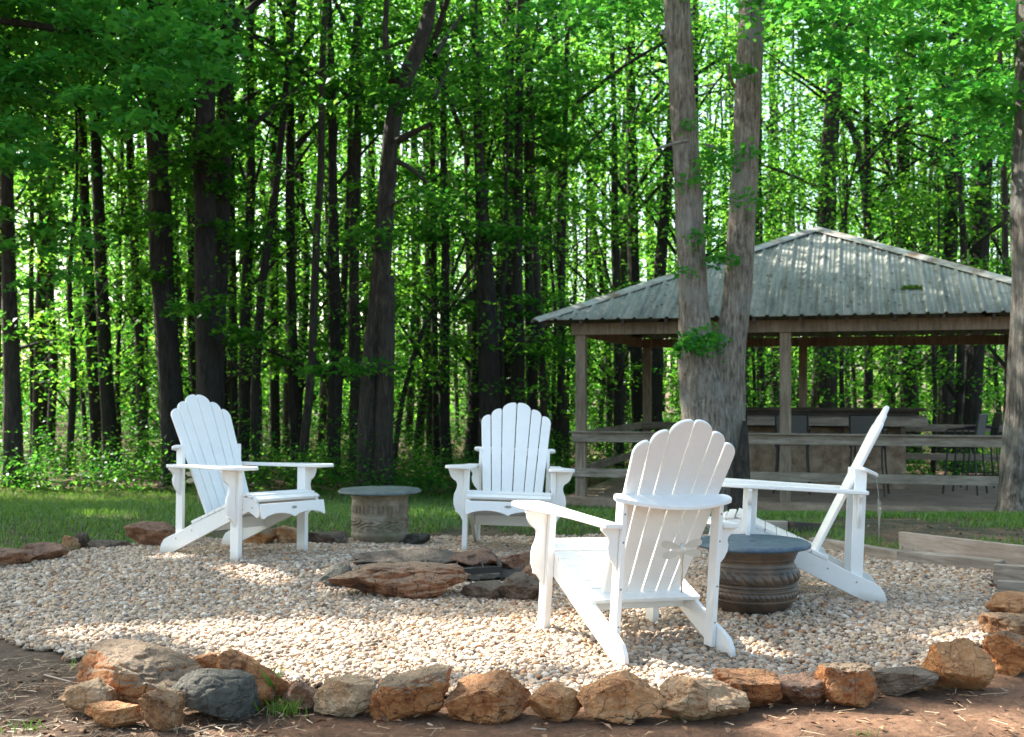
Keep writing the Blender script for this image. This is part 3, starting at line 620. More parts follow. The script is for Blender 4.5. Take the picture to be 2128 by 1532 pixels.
RK = [(158, 418, 1336, 1468, 'M', 'biggest boulder, grey-topped with cracked orange front, at the lower left', dict(dep=.8, cuts=8, rough=.07, rz=-12)),
 (118, 232, 1412, 1494, 'T', 'rough tan rock at the left foot of the biggest boulder', dict(rough=.12)),
 (176, 302, 1462, 1519, 'O', 'low flat-topped orange rock in front of the biggest boulder', dict(flat=1, dep=.6)),
 (300, 390, 1427, 1521, 'T', 'small angular pinkish-tan rock standing beside the grey round boulder', dict(tilt=-12, dep=.6)),
 (354, 524, 1388, 1503, 'G', 'smooth rounded dark grey boulder at the lower left', dict(cuts=3, rough=.035, dep=.75)),
 (402, 468, 1357, 1398, 'O', 'small tan-orange rock peeking out behind the boulders', {}),
 (440, 590, 1357, 1482, 'O', 'orange rock wedged right behind the grey round boulder', dict(tilt=10)),
 (590, 675, 1411, 1474, 'D', 'low rusty rock at the start of the row, right of the grass tuft', {}),
 (652, 787, 1407, 1489, 'T', 'tan flat-faced rock, left neighbour of the grey-topped one', dict(flat=1)),
 (773, 944, 1397, 1498, 'M', 'wide grey-topped rock with orange underside in the front row', dict(tilt=-9, flat=1)),
 (930, 1104, 1390, 1502, 'O', 'large sunlit orange crumbly rock in the middle of the front row', dict(rough=.10, cuts=7)),
 (1100, 1212, 1421, 1500, 'O', 'smaller peaked orange rock right of the sunlit orange one', dict(rough=.1)),
 (1203, 1382, 1400, 1501, 'O', 'broad knobbly orange rock with quartz veins in the front row', dict(rough=.11)),
 (1368, 1550, 1408, 1501, 'T', 'pale wedge-shaped rock with orange right end in the front row', dict(tilt=8)),
 (1482, 1622, 1388, 1474, 'O', 'tan rock tucked behind the pale wedge-shaped rock', dict(tilt=6)),
 (1594, 1720, 1402, 1468, 'D', 'low smooth reddish rock left of the grey cracked one', dict(flat=1)),
 (1703, 1824, 1374, 1471, 'M', 'grey cracked rock with orange underside in the right part of the row', dict(tilt=-6)),
 (1808, 1960, 1390, 1452, 'B', 'long flat layered grey-brown rock beside the tilted orange boulder', dict(flat=1, rough=.05)),
 (1943, 2075, 1320, 1441, 'O', 'tilted orange boulder with a split corner at the right end', dict(tilt=-18, rough=.08)),
 (2058, 2175, 1308, 1408, 'M', 'shadowed rock with pale top cut by the right picture edge', {}),
 (2052, 2180, 1276, 1330, 'T', 'pale flat rock at the right edge behind the tilted boulder', dict(flat=1)),
 (2056, 2180, 1230, 1282, 'O', 'farthest orange rock at the right edge below the boards', {}),
 (-40, 62, 1138, 1182, 'D', 'mossy brown rock cut by the left picture edge', {}),
 (50, 142, 1126, 1170, 'D', 'long low mossy rock at the far left border', {}),
 (128, 168, 1112, 1145, 'T', 'small pinkish rock on the far left border', {}),
 (156, 186, 1106, 1144, 'B', 'small upright brown rock on the far left border', {}),
 (182, 272, 1122, 1144, 'B', 'flat log-like brown rock left of the reddish boulder', dict(dep=.4)),
 (262, 368, 1085, 1142, 'D', 'reddish boulder behind the tail of the left chair', dict(dep=.7)),
 (505, 580, 1098, 1136, 'M', 'rock seen under the seat of the left chair', {}),
 (575, 632, 1092, 1136, 'T', 'pale rock between the front legs of the left chair', {}),
 (640, 722, 1104, 1136, 'B', 'low dark brown rock left of the mossy pot', dict(flat=1)),
 (838, 892, 1108, 1134, 'G', 'small pointed pale grey rock right of the mossy pot', {})]
for i, (a, b_, c_, d_, k, lab, kw) in enumerate(RK):
    if d_ > 1390: kw['sub'] = 6
    rock(a, b_, c_, d_, k, 100+i, lab, GB, **kw)
FP = [(692, 968, 1166, 1250, 'P', 'long flat reddish slab at the front of the fire pit', dict(dep=.5, flat=1, rough=.14, cuts=22, sub=6)),
 (668, 732, 1172, 1226, 'G', 'small blue-grey rock at the left end of the fire pit', {}),
 (742, 952, 1138, 1188, 'B', 'dark sooty slab along the back left of the fire pit', dict(dep=.6, rough=.12)),
 (925, 1040, 1140, 1188, 'D', 'dark rock at the back of the fire pit behind the grate', {}),
 (1020, 1125, 1144, 1192, 'D', 'brown rock at the back right of the fire pit', {}),
 (1036, 1135, 1190, 1254, 'B', 'dark rounded rock at the right front of the fire pit', {}),
 (960, 1050, 1208, 1250, 'B', 'small sooty rock in the front gap of the fire pit', {}),
 (1085, 1165, 1165, 1215, 'D', 'rock at the right end of the fire pit behind the chair leg', {})]
for i, (a, b_, c_, d_, k, lab, kw) in enumerate(FP): rock(a, b_, c_, d_, k, 300+i, lab, GFP, **kw)
# ash bed in the pit, and charred pieces
pc = onz(935, 1192); xa = np.arange(-.62, .63, .03); ya = np.arange(-.42, .43, .03)
def ash_keep(X, Y): return ((X-pc.x)/.58)**2+((Y-pc.y)/.40)**2 < 1
am = sheet('ash_bed', pc.x+xa, pc.y+ya, lambda X, Y: ground_z(X, Y)+.030-.0*X+.008*snoise(X, Y, 20, 8), ash_keep)
tag(link('ash_bed', am, CHAR), 'dark ash and charcoal bed inside the ring of rocks', 'ash', kind='stuff')
# iron grate
gr_ = empty('fire_grate', onz(975, 1215, .03))
def gp_(px, py, Y): return at(px, py, Y)-gr_.location
a0, a1, a2, a3 = gp_(897, 1180, 6.95), gp_(1043, 1181, 6.95), gp_(957, 1192, 6.60), gp_(1040, 1184, 6.62)
q = MB(); q.beam(gp_(880, 1182, 6.7), gp_(957, 1190, 6.62), .012, .02); q.beam(gp_(957, 1189, 6.62), gp_(1042, 1183, 6.62), .012, .034); q.beam(gp_(1042, 1180, 6.62), gp_(1030, 1160, 7.2), .012, .03); q.beam(gp_(880, 1180, 6.7), gp_(890, 1162, 7.2), .012, .03); q.beam(gp_(890, 1162, 7.2), gp_(1030, 1160, 7.2), .012, .03)
q.build('frame', IRON, gr_)
for px, Y in ((957, 6.62), (1042, 6.62), (885, 6.72)):
    tp_ = gp_(px, 1186, Y); q = MB(); q.beam(tp_, Vector((tp_.x, tp_.y, -.03)), .016, .016, Vector((0, 1, 0))); q.build('leg', IRON, gr_)
q = MB()
for k in range(3): q.beam(gp_(895+k*55, 1182, 6.7), gp_(900+k*50, 1164, 7.18), .008, .008)
q.build('grill_bars', IRON, gr_)
tag(gr_, 'black iron cooking grate standing in the fire pit', 'fire grate')

# ------------------------------------------------------------------ timber edging on the right
def plank(pa, pb, ht, th, m_, name, label, group='timber boards edging the gravel'):
    a, b2 = Vector(pa), Vector(pb); c = (a+b2)/2
    o = MB(); o.beam(a-c, b2-c, th, ht); ob = o.build(name, m_, None, .004); ob.location = c
    return tag(ob, label, 'board', group)
A = onz(1872, 1152, gz(2.68, 7.9)); A = Vector((2.62, 7.78, gz(2.62, 7.78)))
def topat(px, py, Y, ht): p = at(px, py, Y); p.z -= ht/2; return p
plank(topat(1872, 1105, 7.9, .15), topat(2150, 1137, 7.0, .15), .15, .045, WOOD_PLANK, 'edging_board', 'tall bleached board sloping past the right edge behind the curb timber')
plank(topat(1690, 1117, 8.08, .09), topat(1876, 1146, 7.42, .09), .09, .09, WOOD_GREY, 'curb_timber', 'low grey curb timber behind the chair seen in profile')
ct = plank(topat(1870, 1144, 7.42, .10), topat(2084, 1165, 6.98, .10), .10, .10, WOOD_GREY, 'curb_timber', 'low grey curb timber with a dark sawn end at the right')
p0 = topat(2086, 1165, 6.96, .10)-ct.location; q = MB(); q.box(p0+Vector((-.02, -.045, .008)), (.09, .02, .055), Matrix.Identity(4)); q.build('sawn_end', IRON, ct, .006)
plank(topat(2066, 1172, 6.7, .16), topat(2230, 1182, 6.45, .16), .16, .05, WOOD_GREY, 'edging_board', 'short upper grey board at the right picture edge')
plank(topat(2074, 1206, 6.35, .12), topat(2230, 1216, 6.15, .12), .12, .06, WOOD_GREY, 'edging_board', 'stained lower board at the right picture edge above the rocks')
plank(topat(1440, 1080, 9.0, .15), topat(1636, 1083, 8.95, .15), .15, .05, WOOD_PLANK, 'edging_board', 'pinkish board behind the legs of the chair seen in profile')
plank(topat(1640, 1080, 8.93, .16), topat(1716, 1086, 9.15, .16), .14, .07, WOOD_DARK, 'edging_board', 'dark brown board end beside the pinkish board')
# ------------------------------------------------------------------ pavilion
PO = Vector((1.02, 17.0, -.67)); PA = R(-16.6)
pav = empty('pavilion', PO, PA)
PM = Matrix.Translation(PO) @ Matrix.Rotation(PA, 4, 'Z')
def pz(z): return z-PO.z
PW, PD, DK = 6.3, 5.57, pz(-.473)
def local_xy(X, Y):
    c, s = math.cos(PA), math.sin(PA); dx, dy = X-PO.x, Y-PO.y
    return dx*c+dy*s, -dx*s+dy*c
m, t, b = mat('metal_roof')
n1 = tex(t, scale=1.6, detail=8, rough=.72, sx=(3.5, .5, .5)); n2 = tex(t, scale=14, detail=6, rough=.7)
c = ramp(t, n1, [(.34, (.14, .15, .135)), (.5, (.265, .285, .26)), (.64, (.38, .375, .34)), (.78, (.34, .28, .20))])
c = mix(t, ramp(t, n2, [(.52, (0, 0, 0)), (.72, (.7, .7, .7))]), c, (.12, .11, .08))
t.links.new(c, b.inputs['Base Color']); b.inputs['Roughness'].default_value = .62; b.inputs['Metallic'].default_value = .0
ROOF = m
m, t, b = mat('ridge_cap_metal')
n1 = tex(t, scale=3, detail=7, rough=.7)
t.links.new(ramp(t, n1, [(.35, (.22, .13, .08)), (.46, (.36, .34, .31)), (.6, (.50, .50, .47)), (.75, (.40, .37, .32))]), b.inputs['Base Color']); b.inputs['Roughness'].default_value = .55
CAP = m
OV = .52; EZ = pz(2.10); PZ = pz(3.68); ctr = Vector((3.26, PD/2, PZ))
cor = [Vector((-OV, -OV, EZ)), Vector((2*3.26+OV, -OV, EZ)), Vector((2*3.26+OV, PD+OV, EZ)), Vector((-OV, PD+OV, EZ))]
def roof_plane(A, B, top):
    e = (B-A); L = e.length; e.normalize(); mid = (top-A).dot(e); up = top-(A+e*mid); n = e.cross(up).normalized()
    if n.z < 0: n = -n
    xs_ = []; x = 0
    while x < L:
        for dx, h in ((0, 0), (.016, .026), (.046, .026), (.062, 0), (.105, 0), (.11, .004), (.12, .004), (.125, 0), (.165, 0), (.17, .004), (.18, .004), (.185, 0)):
            if x+dx < L: xs_.append((x+dx, h))
        x += .229
    xs_.append((L, 0)); V = []; Fq = []
    for x, h in xs_:
        f = x/mid if x <= mid else (L-x)/(L-mid)
        f = max(f, .002); p0 = A+e*x+n*h; p1 = A+e*x+up*f+n*(h if f > .03 else 0)
        V += [p0, p1, p0-n*.012, p1-n*.012]
    for i in range(len(xs_)-1):
        a, b2 = 4*i, 4*i+4
        Fq += [(a, b2, b2+1, a+1), (a+3, b2+3, b2+2, a+2), (a+2, b2+2, b2, a)]
    return npmesh('roof_sheet', [tuple(v) for v in V], Fq)
for i in range(4): link('roof_sheet', roof_plane(cor[i], cor[(i+1) % 4], ctr), ROOF, pav)
for i in range(4):
    a, b2 = cor[i]+Vector((0, 0, .012)), ctr+Vector((0, 0, .03)); d = (b2-a).normalized()
    a = a-d*.06
    x = d.cross(Vector((0, 0, 1))).normalized(); z = x.cross(d)
    M = Matrix((x, d, z)).transposed().to_4x4(); M.translation = a
    cs = [(-.135, -.035), (-.12, -.012), (-.03, .022), (0, .034), (.03, .022), (.12, -.012), (.135, -.035), (.12, -.022), (0, .022), (-.12, -.022)]
    MB().prism(cs, 0, (b2-a).length, M, axis='y').build('ridge_cap', CAP, pav)
bz0, bz1 = pz(1.895), pz(2.065)
for (a, b2) in (((-.12, -.09), (2*3.26+.12, -.09)), ((-.12, PD+.09), (2*3.26+.12, PD+.09))):
    MB().beam((a[0], a[1], (bz0+bz1)/2), (b2[0], b2[1], (bz0+bz1)/2), .045, bz1-bz0).build('header_beam', WOOD_POST, pav, .004)
for x in (-.09, 2*3.26+.09):
    MB().beam((x, -.065, (bz0+bz1)/2-.003), (x, PD+.065, (bz0+bz1)/2-.003), .045, bz1-bz0).build('header_beam', WOOD_POST, pav, .004)
for x in (0, 2.93, 6.52):
    for y in (0, PD):
        MB().box((x, y, (DK+bz1)/2), (.15, .135, bz1-DK)).build('post', WOOD_POST, pav, .005)
for x in np.arange(.1, 6.5, .61):
    yq = (ctr.y+OV)*(1-abs(x-ctr.x)/(ctr.x+OV)); z1 = EZ+(PZ-EZ)*(1-abs(x-ctr.x)/(ctr.x+OV))
    MB().beam((x, -OV+.05, EZ-.06), (x, -OV+yq, z1-.07), .04, .09).build('rafter', WOOD_DARK, pav)
for a in cor:
    MB().beam(a+Vector((0, 0, -.07))+(ctr-a)*.02, ctr+Vector((0, 0, -.09)), .045, .10).build('rafter', WOOD_DARK, pav)
def rail(a, b2, zc, ht, name='handrail', th=.04): MB().beam((a[0], a[1], zc), (b2[0], b2[1], zc), th, ht).build(name, WOOD_GREY, pav, .004)
for zc, ht in ((pz(.40), .135), (pz(-.118), .125)):
    rail((-.12, -.092), (2*3.26+.12, -.092), zc, ht)
    rail((-.092, -.07), (-.092, PD), zc, ht-.004)
    rail((6.612, -.07), (6.612, PD), zc, ht-.004)
    rail((-.1, PD-.12), (6.62, PD-.12), zc, ht-.008)
MB().beam((-.14, -.10, pz(.478)), (6.66, -.10, pz(.478)), .14, .022).build('rail_cap', WOOD_GREY, pav, .003)
dk = MB()
for k in range(42): dk.box((3.26, -.12+.07+k*.141, DK-.014), (6.96, .134, .028))
d_ = dk.build('deck_boards', WOOD_DECK, pav)
MB().box((3.26, -.215, pz(-.60)), (7.0, .04, .235)).build('deck_fascia', WOOD_DECK, pav, .004)
MB().box((-.235, PD/2, pz(-.60)), (.04, PD+.3, .235)).build('deck_fascia', WOOD_DECK, pav, .004)
tag(pav, 'open timber pavilion with hipped grey-green metal roof at the right', 'pavilion')
# bar counter
m, t, b = mat('bar_stone')
t.links.new(ramp(t, tex(t, scale=7, detail=8, rough=.7), [(.35, (.22, .15, .10)), (.52, (.42, .31, .22)), (.7, (.56, .45, .34))]), b.inputs['Base Color']); b.inputs['Roughness'].default_value = .95
t.links.new(bump(t, tex(t, 'Voronoi', scale=9), .8, .02), b.inputs['Normal']); BARSTONE = m
bar = empty('bar_counter', PM @ Vector((1.7, 2.3, DK)), PA)
MB().box((1.55, .75, .48), (2.75, 1.0, .96)).build('base', BARSTONE, bar)
MB().box((1.55, .55, 1.10), (3.35, 1.5, .07)).box((1.55, -.21, 1.06), (3.36, .03, .12)).build('counter_top', WOOD_GREY, bar, .004)
MB().box((1.75, 1.05, 1.235), (3.0, .55, .05)).box((1.75, 1.05, 1.17), (2.7, .4, .075)).build('raised_shelf', WOOD_DARK, bar, .004)
for x in (.3, 1.1, 1.95, 2.8): MB().box((x, .10, .90), (.08, .28, .28)).build('bracket', WOOD_DARK, bar)
tag(bar, 'brown stone-fronted bar counter with grey plank top inside the pavilion', 'bar')
def make_stool():
    r = empty('bar_stool')   # faces +y, its back towards -y
    f = MB(); f.box((0, .02, .74), (.46, .42, .03)); f.build('seat', SLING, r, .01)
    bk = MB(); Mk = Matrix.Translation((0, -.20, .76)) @ Matrix.Rotation(R(8), 4, 'X')
    bk.box((0, 0, .24), (.43, .016, .40), Mk); bk.build('backrest', SLING, r, .005)
    q = MB()
    for s in (-1, 1): q.tube([(s*.235, -.17, .70), (s*.235, -.215, .95), (s*.232, -.262, 1.19)], .015, 8)
    q.tube([(-.232, -.262, 1.19), (.232, -.262, 1.19)], .014, 8); q.build('back_frame', DARKFRAME, r)
    for s in (-1, 1):
        q = MB(); q.tube([(s*.235, -.215, .97), (s*.25, -.05, .98), (s*.25, .18, .965), (s*.245, .22, .93), (s*.24, .21, .74)], .014, 8); q.build('armrest', DARKFRAME, r)
        for e in (-1, 1):
            q = MB(); q.tube([(s*.215, e*.19, .73), (s*.225, e*.21, .45), (s*.265, e*.25, 0)], .014, 8); q.build('leg', DARKFRAME, r)
    q = MB(); z = .24; c4 = [(-.245, -.232, z), (.245, -.232, z), (.245, .232, z), (-.245, .232, z)]
    for i in range(4): q.tube([c4[i], c4[(i+1) % 4]], .011, 8)
    q.build('footrest', DARKFRAME, r)
    return r
st0 = make_stool()
ST = [(2.95, 1.45, 0, 'dark bar stool with sling back, directly behind the middle pavilion post'),
      (4.05, 1.40, -8, 'dark bar stool at the counter, just left of the leaning back of the profile chair'),
      (2.00, 1.50, 10, 'dark bar stool half hidden behind the double-trunked tree'),
      (5.45, 2.05, 70, 'dark bar stool at the right end of the bar, the nearer of two'),
      (5.75, 2.9, 95, 'dark bar stool at the right end of the bar, the farther of two')]
for i, (x, y, a, lab) in enumerate(ST):
    s = st0 if i == 0 else copy_tree(st0)
    s.location = PM @ Vector((x, y, DK+.001)); s.rotation_euler = (0, 0, PA+R(a)); tag(s, lab, 'bar stool', 'bar stools in the pavilion')
# moss on the roof
mc = PM @ Vector((4.62, .30, 0)); fr = (.30+OV)/(ctr.y+OV); zz = PO.z+EZ+(PZ-EZ)*fr
C = spray((0, 0, .03), .16, 260, .15, .2); C[:, 1] *= .6
mo = tag(link('moss_clump', leaf_mesh('moss_clump', C, .05), GRASS), 'clump of green moss and leaves low on the pavilion roof', 'moss'); mo.location = (mc.x, mc.y, zz)
C = np.array([(rng.uniform(-.2, 6.6), rng.uniform(-.4, 2.2), 0) for _ in range(500)]); keep = []
for x, y, z in C:
    if abs(x-ctr.x)/(ctr.x+OV) < 1-(y+OV)/(ctr.y+OV)-.03:
        q = PM @ Vector((x, y, EZ+(PZ-EZ)*(y+OV)/(ctr.y+OV)+.02)); keep.append(tuple(q))
DRY, t_, b_ = mat('dry_leaf'); at_ = t_.nodes.new('ShaderNodeAttribute'); at_.attribute_name = 'v'
t_.links.new(ramp(t_, at_.outputs['Fac'], [(0, (.07, .04, .022)), (.5, (.19, .10, .055)), (1, (.36, .23, .14))]), b_.inputs['Base Color']); b_.inputs['Roughness'].default_value = .9
tag(link('roof_litter', leaf_mesh('roof_litter', keep, .05, up=3), DRY), 'dead leaves scattered over the pavilion roof', 'leaf litter', kind='stuff')

# ------------------------------------------------------------------ trees
def trunk_geo(path, rad, n=22, step=.16, rough=.07, seed=0, flare=0, ridge=.035):
    P = np.array(path, float); L = np.concatenate([[0], np.cumsum(np.linalg.norm(np.diff(P, axis=0), axis=1))])
    m_ = max(4, int(L[-1]/step)); u = np.linspace(0, L[-1], m_)
    def sm(col_):
        y = np.interp(u, L, col_); k = max(1, int(.35/step)); ker = np.ones(2*k+1)/(2*k+1)
        return np.convolve(np.pad(y, k, mode='edge'), ker, 'valid')
    C = np.stack([sm(P[:, i]) for i in range(3)], -1); r = sm(np.array(rad))
    if flare: r = r*(1+flare*np.exp(-u/.28))
    T = np.gradient(C, axis=0); T /= np.linalg.norm(T, axis=1)[:, None]
    ref = np.array([0, 1, 0.]) if abs(T[0][1]) < .8 else np.array([0, 0, 1.])
    X = np.cross(T, ref); X /= np.linalg.norm(X, axis=1)[:, None]; Y = np.cross(T, X)
    th = np.linspace(0, 2*np.pi, n, endpoint=False)[None]; rg = np.random.default_rng(seed); d = 0
    for k in range(6):
        a, ph, f = rg.integers(1, 5), rg.uniform(0, 6.28), rg.uniform(.5, 4); d = d+np.sin(a*th+ph+f*u[:, None]+np.sin(u[:, None]*1.7+ph))
    d = d/6**.5*rough
    d = d+ridge*np.sin(9*th+1.6*np.sin(u[:, None]*2.1)+rg.uniform(0, 6))*(r[:, None] > .05)
    if flare: d = d+.16*flare*np.exp(-u[:, None]/.35)*np.sin(5*th+rg.uniform(0, 6))
    rr = r[:, None]*(1+d)
    V = C[:, None]+X[:, None]*np.cos(th)[..., None]*rr[..., None]+Y[:, None]*np.sin(th)[..., None]*rr[..., None]
    i = np.arange(m_-1)[:, None]*n; j = np.arange(n)[None]; j2 = (j+1) % n
    return V.reshape(-1, 3), np.stack([i+j, i+j2, i+n+j2, i+n+j], -1).reshape(-1, 4)
def merge(parts):
    Vs, Fs, o = [], [], 0
    for V, F_ in parts: Vs.append(V); Fs.append(F_+o); o += len(V)
    return np.concatenate(Vs), np.concatenate(Fs)
def px_path(pts, Y, zbase=None, ztop=None, dY=0):
    """pixel path of a trunk standing at depth Y, with base and top extrapolated"""
    W = [at(px, py, Y) for px, py, w_ in pts]; rad = [w_/2/F*Y*(.9 if Y < 16 else .8) for _, _, w_ in pts]
    W, rad = [tuple(p) for p in W], rad
    if ztop is not None:
        a, b2 = Vector(W[-2]), Vector(W[-1]); d = (b2-a)/(b2.z-a.z) if b2.z-a.z > .3 else Vector((0, 0, 1)); d.x = max(-.12, min(.12, d.x))
        k = ztop-b2.z; W.append(tuple(b2+d*k)); rad.append(rad[-1]*.35)
    return W, rad
def limbs_to(tx, ty, cl, z0, seed, rbase=.05, every=3):
    out = []; rg = random.Random(seed)
    for c in cl[::every]:
        s = Vector((tx, ty, max(z0, c[2]-rg.uniform(.6, 1.6)))); e = Vector(c); mid = (s+e)/2+Vector((0, 0, rg.uniform(-.1, .3)))
        L = (e-s).length; rb = min(rbase, .02+.012*L)
        out.append(trunk_geo([tuple(s), tuple(mid), tuple(e)], [rb, rb*.7, rb*.25], n=6, step=.4, ridge=0))
    return out
TG = 'large trees of the woodland edge'
def big_tree(label, Y, pts, bark, crown=(6.0, 13, 2.8, 42, 90, .13), extra=(), limbs=(), name='tree', group=TG, flare=.45, leafm=None, sprays=(), off=(0, 0), ztop=14.5, n=24, sprigs=()):
    if pts[0][0] > 1250 and Y > 20: crown = (4.6, 13, 3.4, 100, 110, .12)
    W, rad = px_path(pts, Y, ztop=ztop); x0, y0, z0 = W[0]; g = gz(x0, y0)-.08
    d = (Vector(W[0])-Vector(W[1])); k = (g-z0)/min(d.z, -.2) if d.z < -.2 else 0
    b0 = Vector(W[0])+d*max(0, min(k, 3)); b0.x = max(x0-.15, min(x0+.15, b0.x)); b0.z = g
    W = [tuple(b0)]+W; rad = [rad[0]*1.05]+rad
    root = empty(name, (b0.x, b0.y, g)); tag(root, label, 'tree', group)
    o3 = np.array([b0.x, b0.y, g]); geos = [trunk_geo(W, rad, n=n, seed=abs(len(label)*7+int(pts[0][0])), flare=flare)]
    for lp, lw in extra: geos.append(trunk_geo([tuple(at(a, b_, Y+dy)) for a, b_, dy in lp], [q/2/F*Y for q in lw], n=10, seed=3, ridge=0))
    C = []
    if crown:
        cz0, cz1, cr, ncl, nl, ls = crown
        P, cl = crown_pts(W[-1][0]+off[0], W[-1][1]+off[1], cz0, cz1, cr, ncl, nl, .6, 1.25); C.append(P)
        geos += limbs_to(W[-1][0]*.5+W[-2][0]*.5, W[-1][1], cl, cz0-1.0, 5, .05, 5)
    for (px, py, dy, rp, nl) in sprays:
        c = at(px, py, Y+dy); C.append(spray(c, rp/F*(Y+dy), nl, .22, .3))
    rs = random.Random(int(pts[0][0])*3+1)
    if Y < 25 and crown and 0 < pts[0][0] < 1500:
        for q in range(6):
            py = rs.uniform(60, 520) if q < 5 else rs.uniform(500, 800); i_ = int(np.argmin([abs(p[1]-py) for p in pts])); px = pts[i_][0]; sd = rs.choice((-1, 1))
            e = at(px+sd*rs.uniform(10, 75), py-rs.uniform(0, 30), Y-rs.uniform(.2, 1.1)); st_ = at(px, py+rs.uniform(10, 40), Y)
            geos.append(trunk_geo([tuple(st_), tuple((st_+e)/2+Vector((0, 0, .08))), tuple(e)], [.022, .016, .007], n=5, step=.2, ridge=0))
            for _ in range(3): C.append(spray(e+Vector((rs.uniform(-.45, .45), rs.uniform(-.4, .4), rs.uniform(-.18, .18))), rs.uniform(.22, .5), 62, .3, .35))
    V, Fc = merge(geos); link('trunk', npmesh('trunk', V-o3, Fc, True), bark, root)
    if C:
        C = sun_filter(np.concatenate(C)); ls = crown[5] if crown else .1
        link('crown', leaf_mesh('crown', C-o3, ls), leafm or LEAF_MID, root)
    for (px, py, dy, rp, nl, ls) in sprigs:
        c = at(px, py, Y+dy); P = spray(c, rp/F*(Y+dy), nl, .7, .35); link('sprig', leaf_mesh('sprig', P-o3, ls), LEAF_NEAR, root)
    return root
def tall(x0, w0, x1, w1, yb=1000): return [(x0, yb, w0), ((x0*3+x1)/4, yb*.75, (w0*2+w1)/3), ((x0+x1)/2, yb*.5, (w0+w1)/2), (x1, 0, w1)]
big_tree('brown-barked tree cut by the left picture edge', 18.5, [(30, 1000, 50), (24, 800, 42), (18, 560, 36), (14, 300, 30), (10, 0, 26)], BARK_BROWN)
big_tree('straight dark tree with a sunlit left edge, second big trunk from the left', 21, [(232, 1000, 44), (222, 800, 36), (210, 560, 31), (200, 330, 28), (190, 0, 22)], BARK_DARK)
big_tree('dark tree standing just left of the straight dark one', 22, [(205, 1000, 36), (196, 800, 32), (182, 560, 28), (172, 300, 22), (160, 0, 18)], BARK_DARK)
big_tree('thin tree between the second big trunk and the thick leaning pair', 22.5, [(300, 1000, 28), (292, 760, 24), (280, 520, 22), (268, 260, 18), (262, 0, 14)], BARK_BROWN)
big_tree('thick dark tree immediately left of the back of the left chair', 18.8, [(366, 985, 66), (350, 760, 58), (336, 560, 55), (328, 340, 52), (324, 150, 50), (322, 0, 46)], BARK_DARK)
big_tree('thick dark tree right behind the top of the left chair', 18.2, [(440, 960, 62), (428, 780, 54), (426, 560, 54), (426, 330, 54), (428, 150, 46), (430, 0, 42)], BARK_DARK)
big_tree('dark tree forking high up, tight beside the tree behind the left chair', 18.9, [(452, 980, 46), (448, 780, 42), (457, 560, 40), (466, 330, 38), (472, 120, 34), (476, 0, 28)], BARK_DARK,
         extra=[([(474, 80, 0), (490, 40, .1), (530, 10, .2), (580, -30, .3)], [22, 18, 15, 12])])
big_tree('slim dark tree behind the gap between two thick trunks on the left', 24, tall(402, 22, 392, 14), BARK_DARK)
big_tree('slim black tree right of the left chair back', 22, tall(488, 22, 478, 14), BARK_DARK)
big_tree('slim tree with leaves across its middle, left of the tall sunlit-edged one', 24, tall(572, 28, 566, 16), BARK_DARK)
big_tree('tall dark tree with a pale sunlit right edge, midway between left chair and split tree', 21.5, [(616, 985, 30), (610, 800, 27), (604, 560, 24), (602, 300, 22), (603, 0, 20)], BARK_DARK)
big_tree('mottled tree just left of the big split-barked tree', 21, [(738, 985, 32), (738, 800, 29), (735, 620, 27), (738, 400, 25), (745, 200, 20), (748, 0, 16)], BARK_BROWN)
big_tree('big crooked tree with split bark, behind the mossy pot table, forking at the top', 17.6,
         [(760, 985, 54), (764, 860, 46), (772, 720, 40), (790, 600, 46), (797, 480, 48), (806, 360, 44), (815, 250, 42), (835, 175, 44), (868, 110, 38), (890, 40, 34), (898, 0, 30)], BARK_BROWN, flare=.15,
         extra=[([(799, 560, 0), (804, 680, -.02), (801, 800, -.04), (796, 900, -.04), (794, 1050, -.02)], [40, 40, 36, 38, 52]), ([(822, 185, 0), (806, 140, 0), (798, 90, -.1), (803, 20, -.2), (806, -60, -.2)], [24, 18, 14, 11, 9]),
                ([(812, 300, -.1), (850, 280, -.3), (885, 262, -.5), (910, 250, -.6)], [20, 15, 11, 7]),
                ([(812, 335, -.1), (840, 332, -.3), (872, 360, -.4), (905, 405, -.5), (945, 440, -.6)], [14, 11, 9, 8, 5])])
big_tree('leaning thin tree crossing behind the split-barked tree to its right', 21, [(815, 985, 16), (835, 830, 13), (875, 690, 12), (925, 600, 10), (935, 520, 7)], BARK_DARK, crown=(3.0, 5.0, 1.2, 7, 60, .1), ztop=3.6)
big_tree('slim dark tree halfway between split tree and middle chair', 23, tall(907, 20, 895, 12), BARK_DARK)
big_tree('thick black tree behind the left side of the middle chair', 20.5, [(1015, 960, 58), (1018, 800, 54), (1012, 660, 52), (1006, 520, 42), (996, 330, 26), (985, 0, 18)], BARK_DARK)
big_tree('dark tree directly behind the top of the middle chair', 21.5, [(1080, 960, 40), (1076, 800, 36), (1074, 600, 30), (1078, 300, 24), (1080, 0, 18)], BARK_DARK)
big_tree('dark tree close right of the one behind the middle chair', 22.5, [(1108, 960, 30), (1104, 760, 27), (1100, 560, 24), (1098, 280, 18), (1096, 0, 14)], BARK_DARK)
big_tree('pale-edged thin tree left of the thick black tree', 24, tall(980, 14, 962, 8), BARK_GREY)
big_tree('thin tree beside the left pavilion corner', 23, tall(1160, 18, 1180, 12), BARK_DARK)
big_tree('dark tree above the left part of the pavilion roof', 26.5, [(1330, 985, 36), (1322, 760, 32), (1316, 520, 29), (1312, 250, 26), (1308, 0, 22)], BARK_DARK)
big_tree('dark leaning tree close behind the double-trunked tree', 26, [(1362, 900, 36), (1366, 640, 32), (1378, 480, 28), (1392, 330, 24), (1400, 150, 18)], BARK_DARK)
